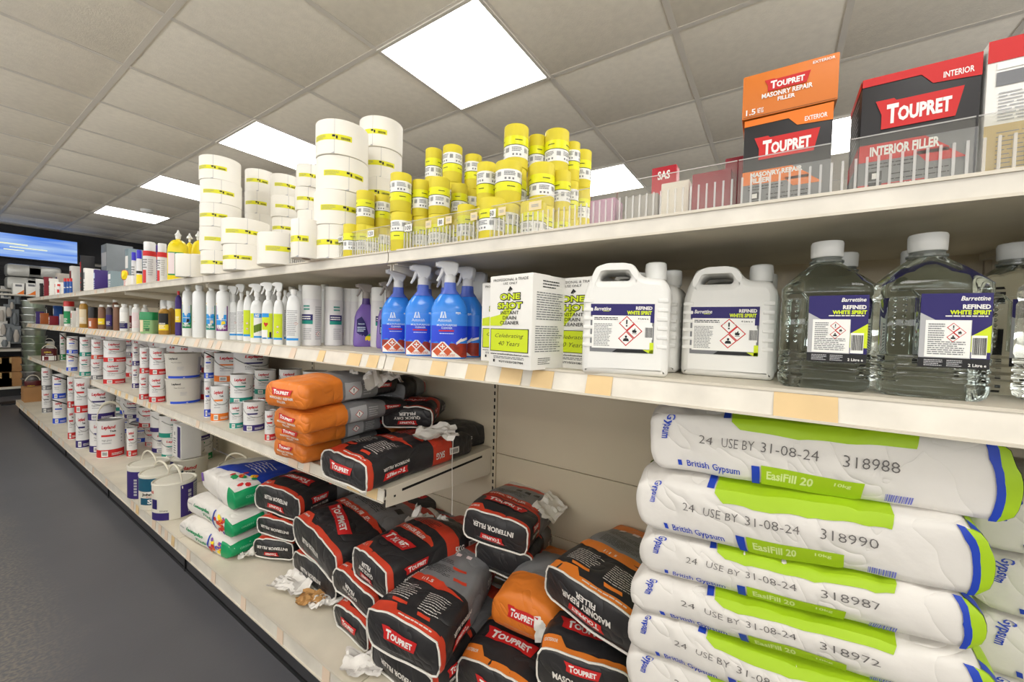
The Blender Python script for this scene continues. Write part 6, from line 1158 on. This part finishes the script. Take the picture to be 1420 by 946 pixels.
# stack of clear buckets beyond the end of the shelving
gb = glassy('bucket_clear', (226, 240, 226), .55, .3); gg = glassy('bucket_green', (190, 228, 176), .55, .3); gk = glassy('bucket_grey', (120, 122, 124), .5, .3)
p = P(40, 520, Y=7.5)
for k in range(15):
    z = .02 + k * .085; m_ = gk if k < 5 else gg if k < 10 else gb
    t = thing('clear_bucket', (p.x + .04, 7.46, z), 0, 'clear bucket nested in the tall stack, %s part of the stack' % ('grey bottom' if k < 5 else 'greenish middle' if k < 10 else 'white upper'), 'bucket', 'nested clear buckets: ' + ('bottom' if k < 5 else 'middle' if k < 10 else 'top'))
    MB().lathe([(.085, 0), (.1, .08), (.108, .082), (.108, .09), (.1, .09), (.083, .004), (.001, .004)], m_, 28, cap=False).build('bucket_body', t)
p = P(204, 291, Z=ZC); t = thing('smoke_detector', (p.x, p.y, ZC), 0, 'small round white detector on the ceiling left of the rolls', 'detector'); MB().lathe([(.06, .0), (.06, -.012), (.045, -.03), (.02, -.036), (.001, -.036)], MATS['cap_white'], 24, cap=False).build('detector_body', t)
# second rows, mostly hidden in the shade behind the front tins
rb = random.Random(21)
for (z, x0, ys_, lab, g) in ((ZL, .98, [2.35 + .21 * k for k in range(17)], 'white paint tin in the shaded back row of the lower middle shelf', 'back row of paint tins, lower middle shelf'), (ZB, .98, [3.25 + .22 * k for k in range(16)], 'white paint tin in the shaded back row of the bottom shelf', 'back row of paint tins, bottom shelf')):
    for y in ys_:
        st = rb.choice(['red', 'navy', 'teal', 'blue']); hd = 'black' if st == 'blue' else 'wire'; r = .085
        for lv_ in (0, 1):
            o = dup(PROT[(st, hd)], (x0 + rb.uniform(0, .06), y, z + lv_ * .151), label=lab, group=g); o.rotation_euler = (0, 0, math.atan2(y, x0) - PI / 2 + rb.uniform(-.2, .8)); o.scale = (r / .05, r / .05, .15 / .12)
G7 = 'back row of white bottles, middle shelf'
src = [o for o in col.objects if o.get('label', '').startswith('plain white cleaner bottle')][0]
for k in range(16): dup(src, (.95 + rb.uniform(-.02, .03), 1.62 + .13 * k, ZM), label='white bottle in the shaded back row of the middle shelf', group=G7, rot=(0, 0, FACE))
for k in range(10): dup(ae, (.96, 1.15 - .0 + rb.uniform(0, .01) + .0 + .075 * k if k < 6 else .6 + .08 * (k - 6), ZM), label='white aerosol in the shaded back row of the middle shelf', group='back row of aerosols, middle shelf', rot=(0, 0, rb.uniform(0, 3)))
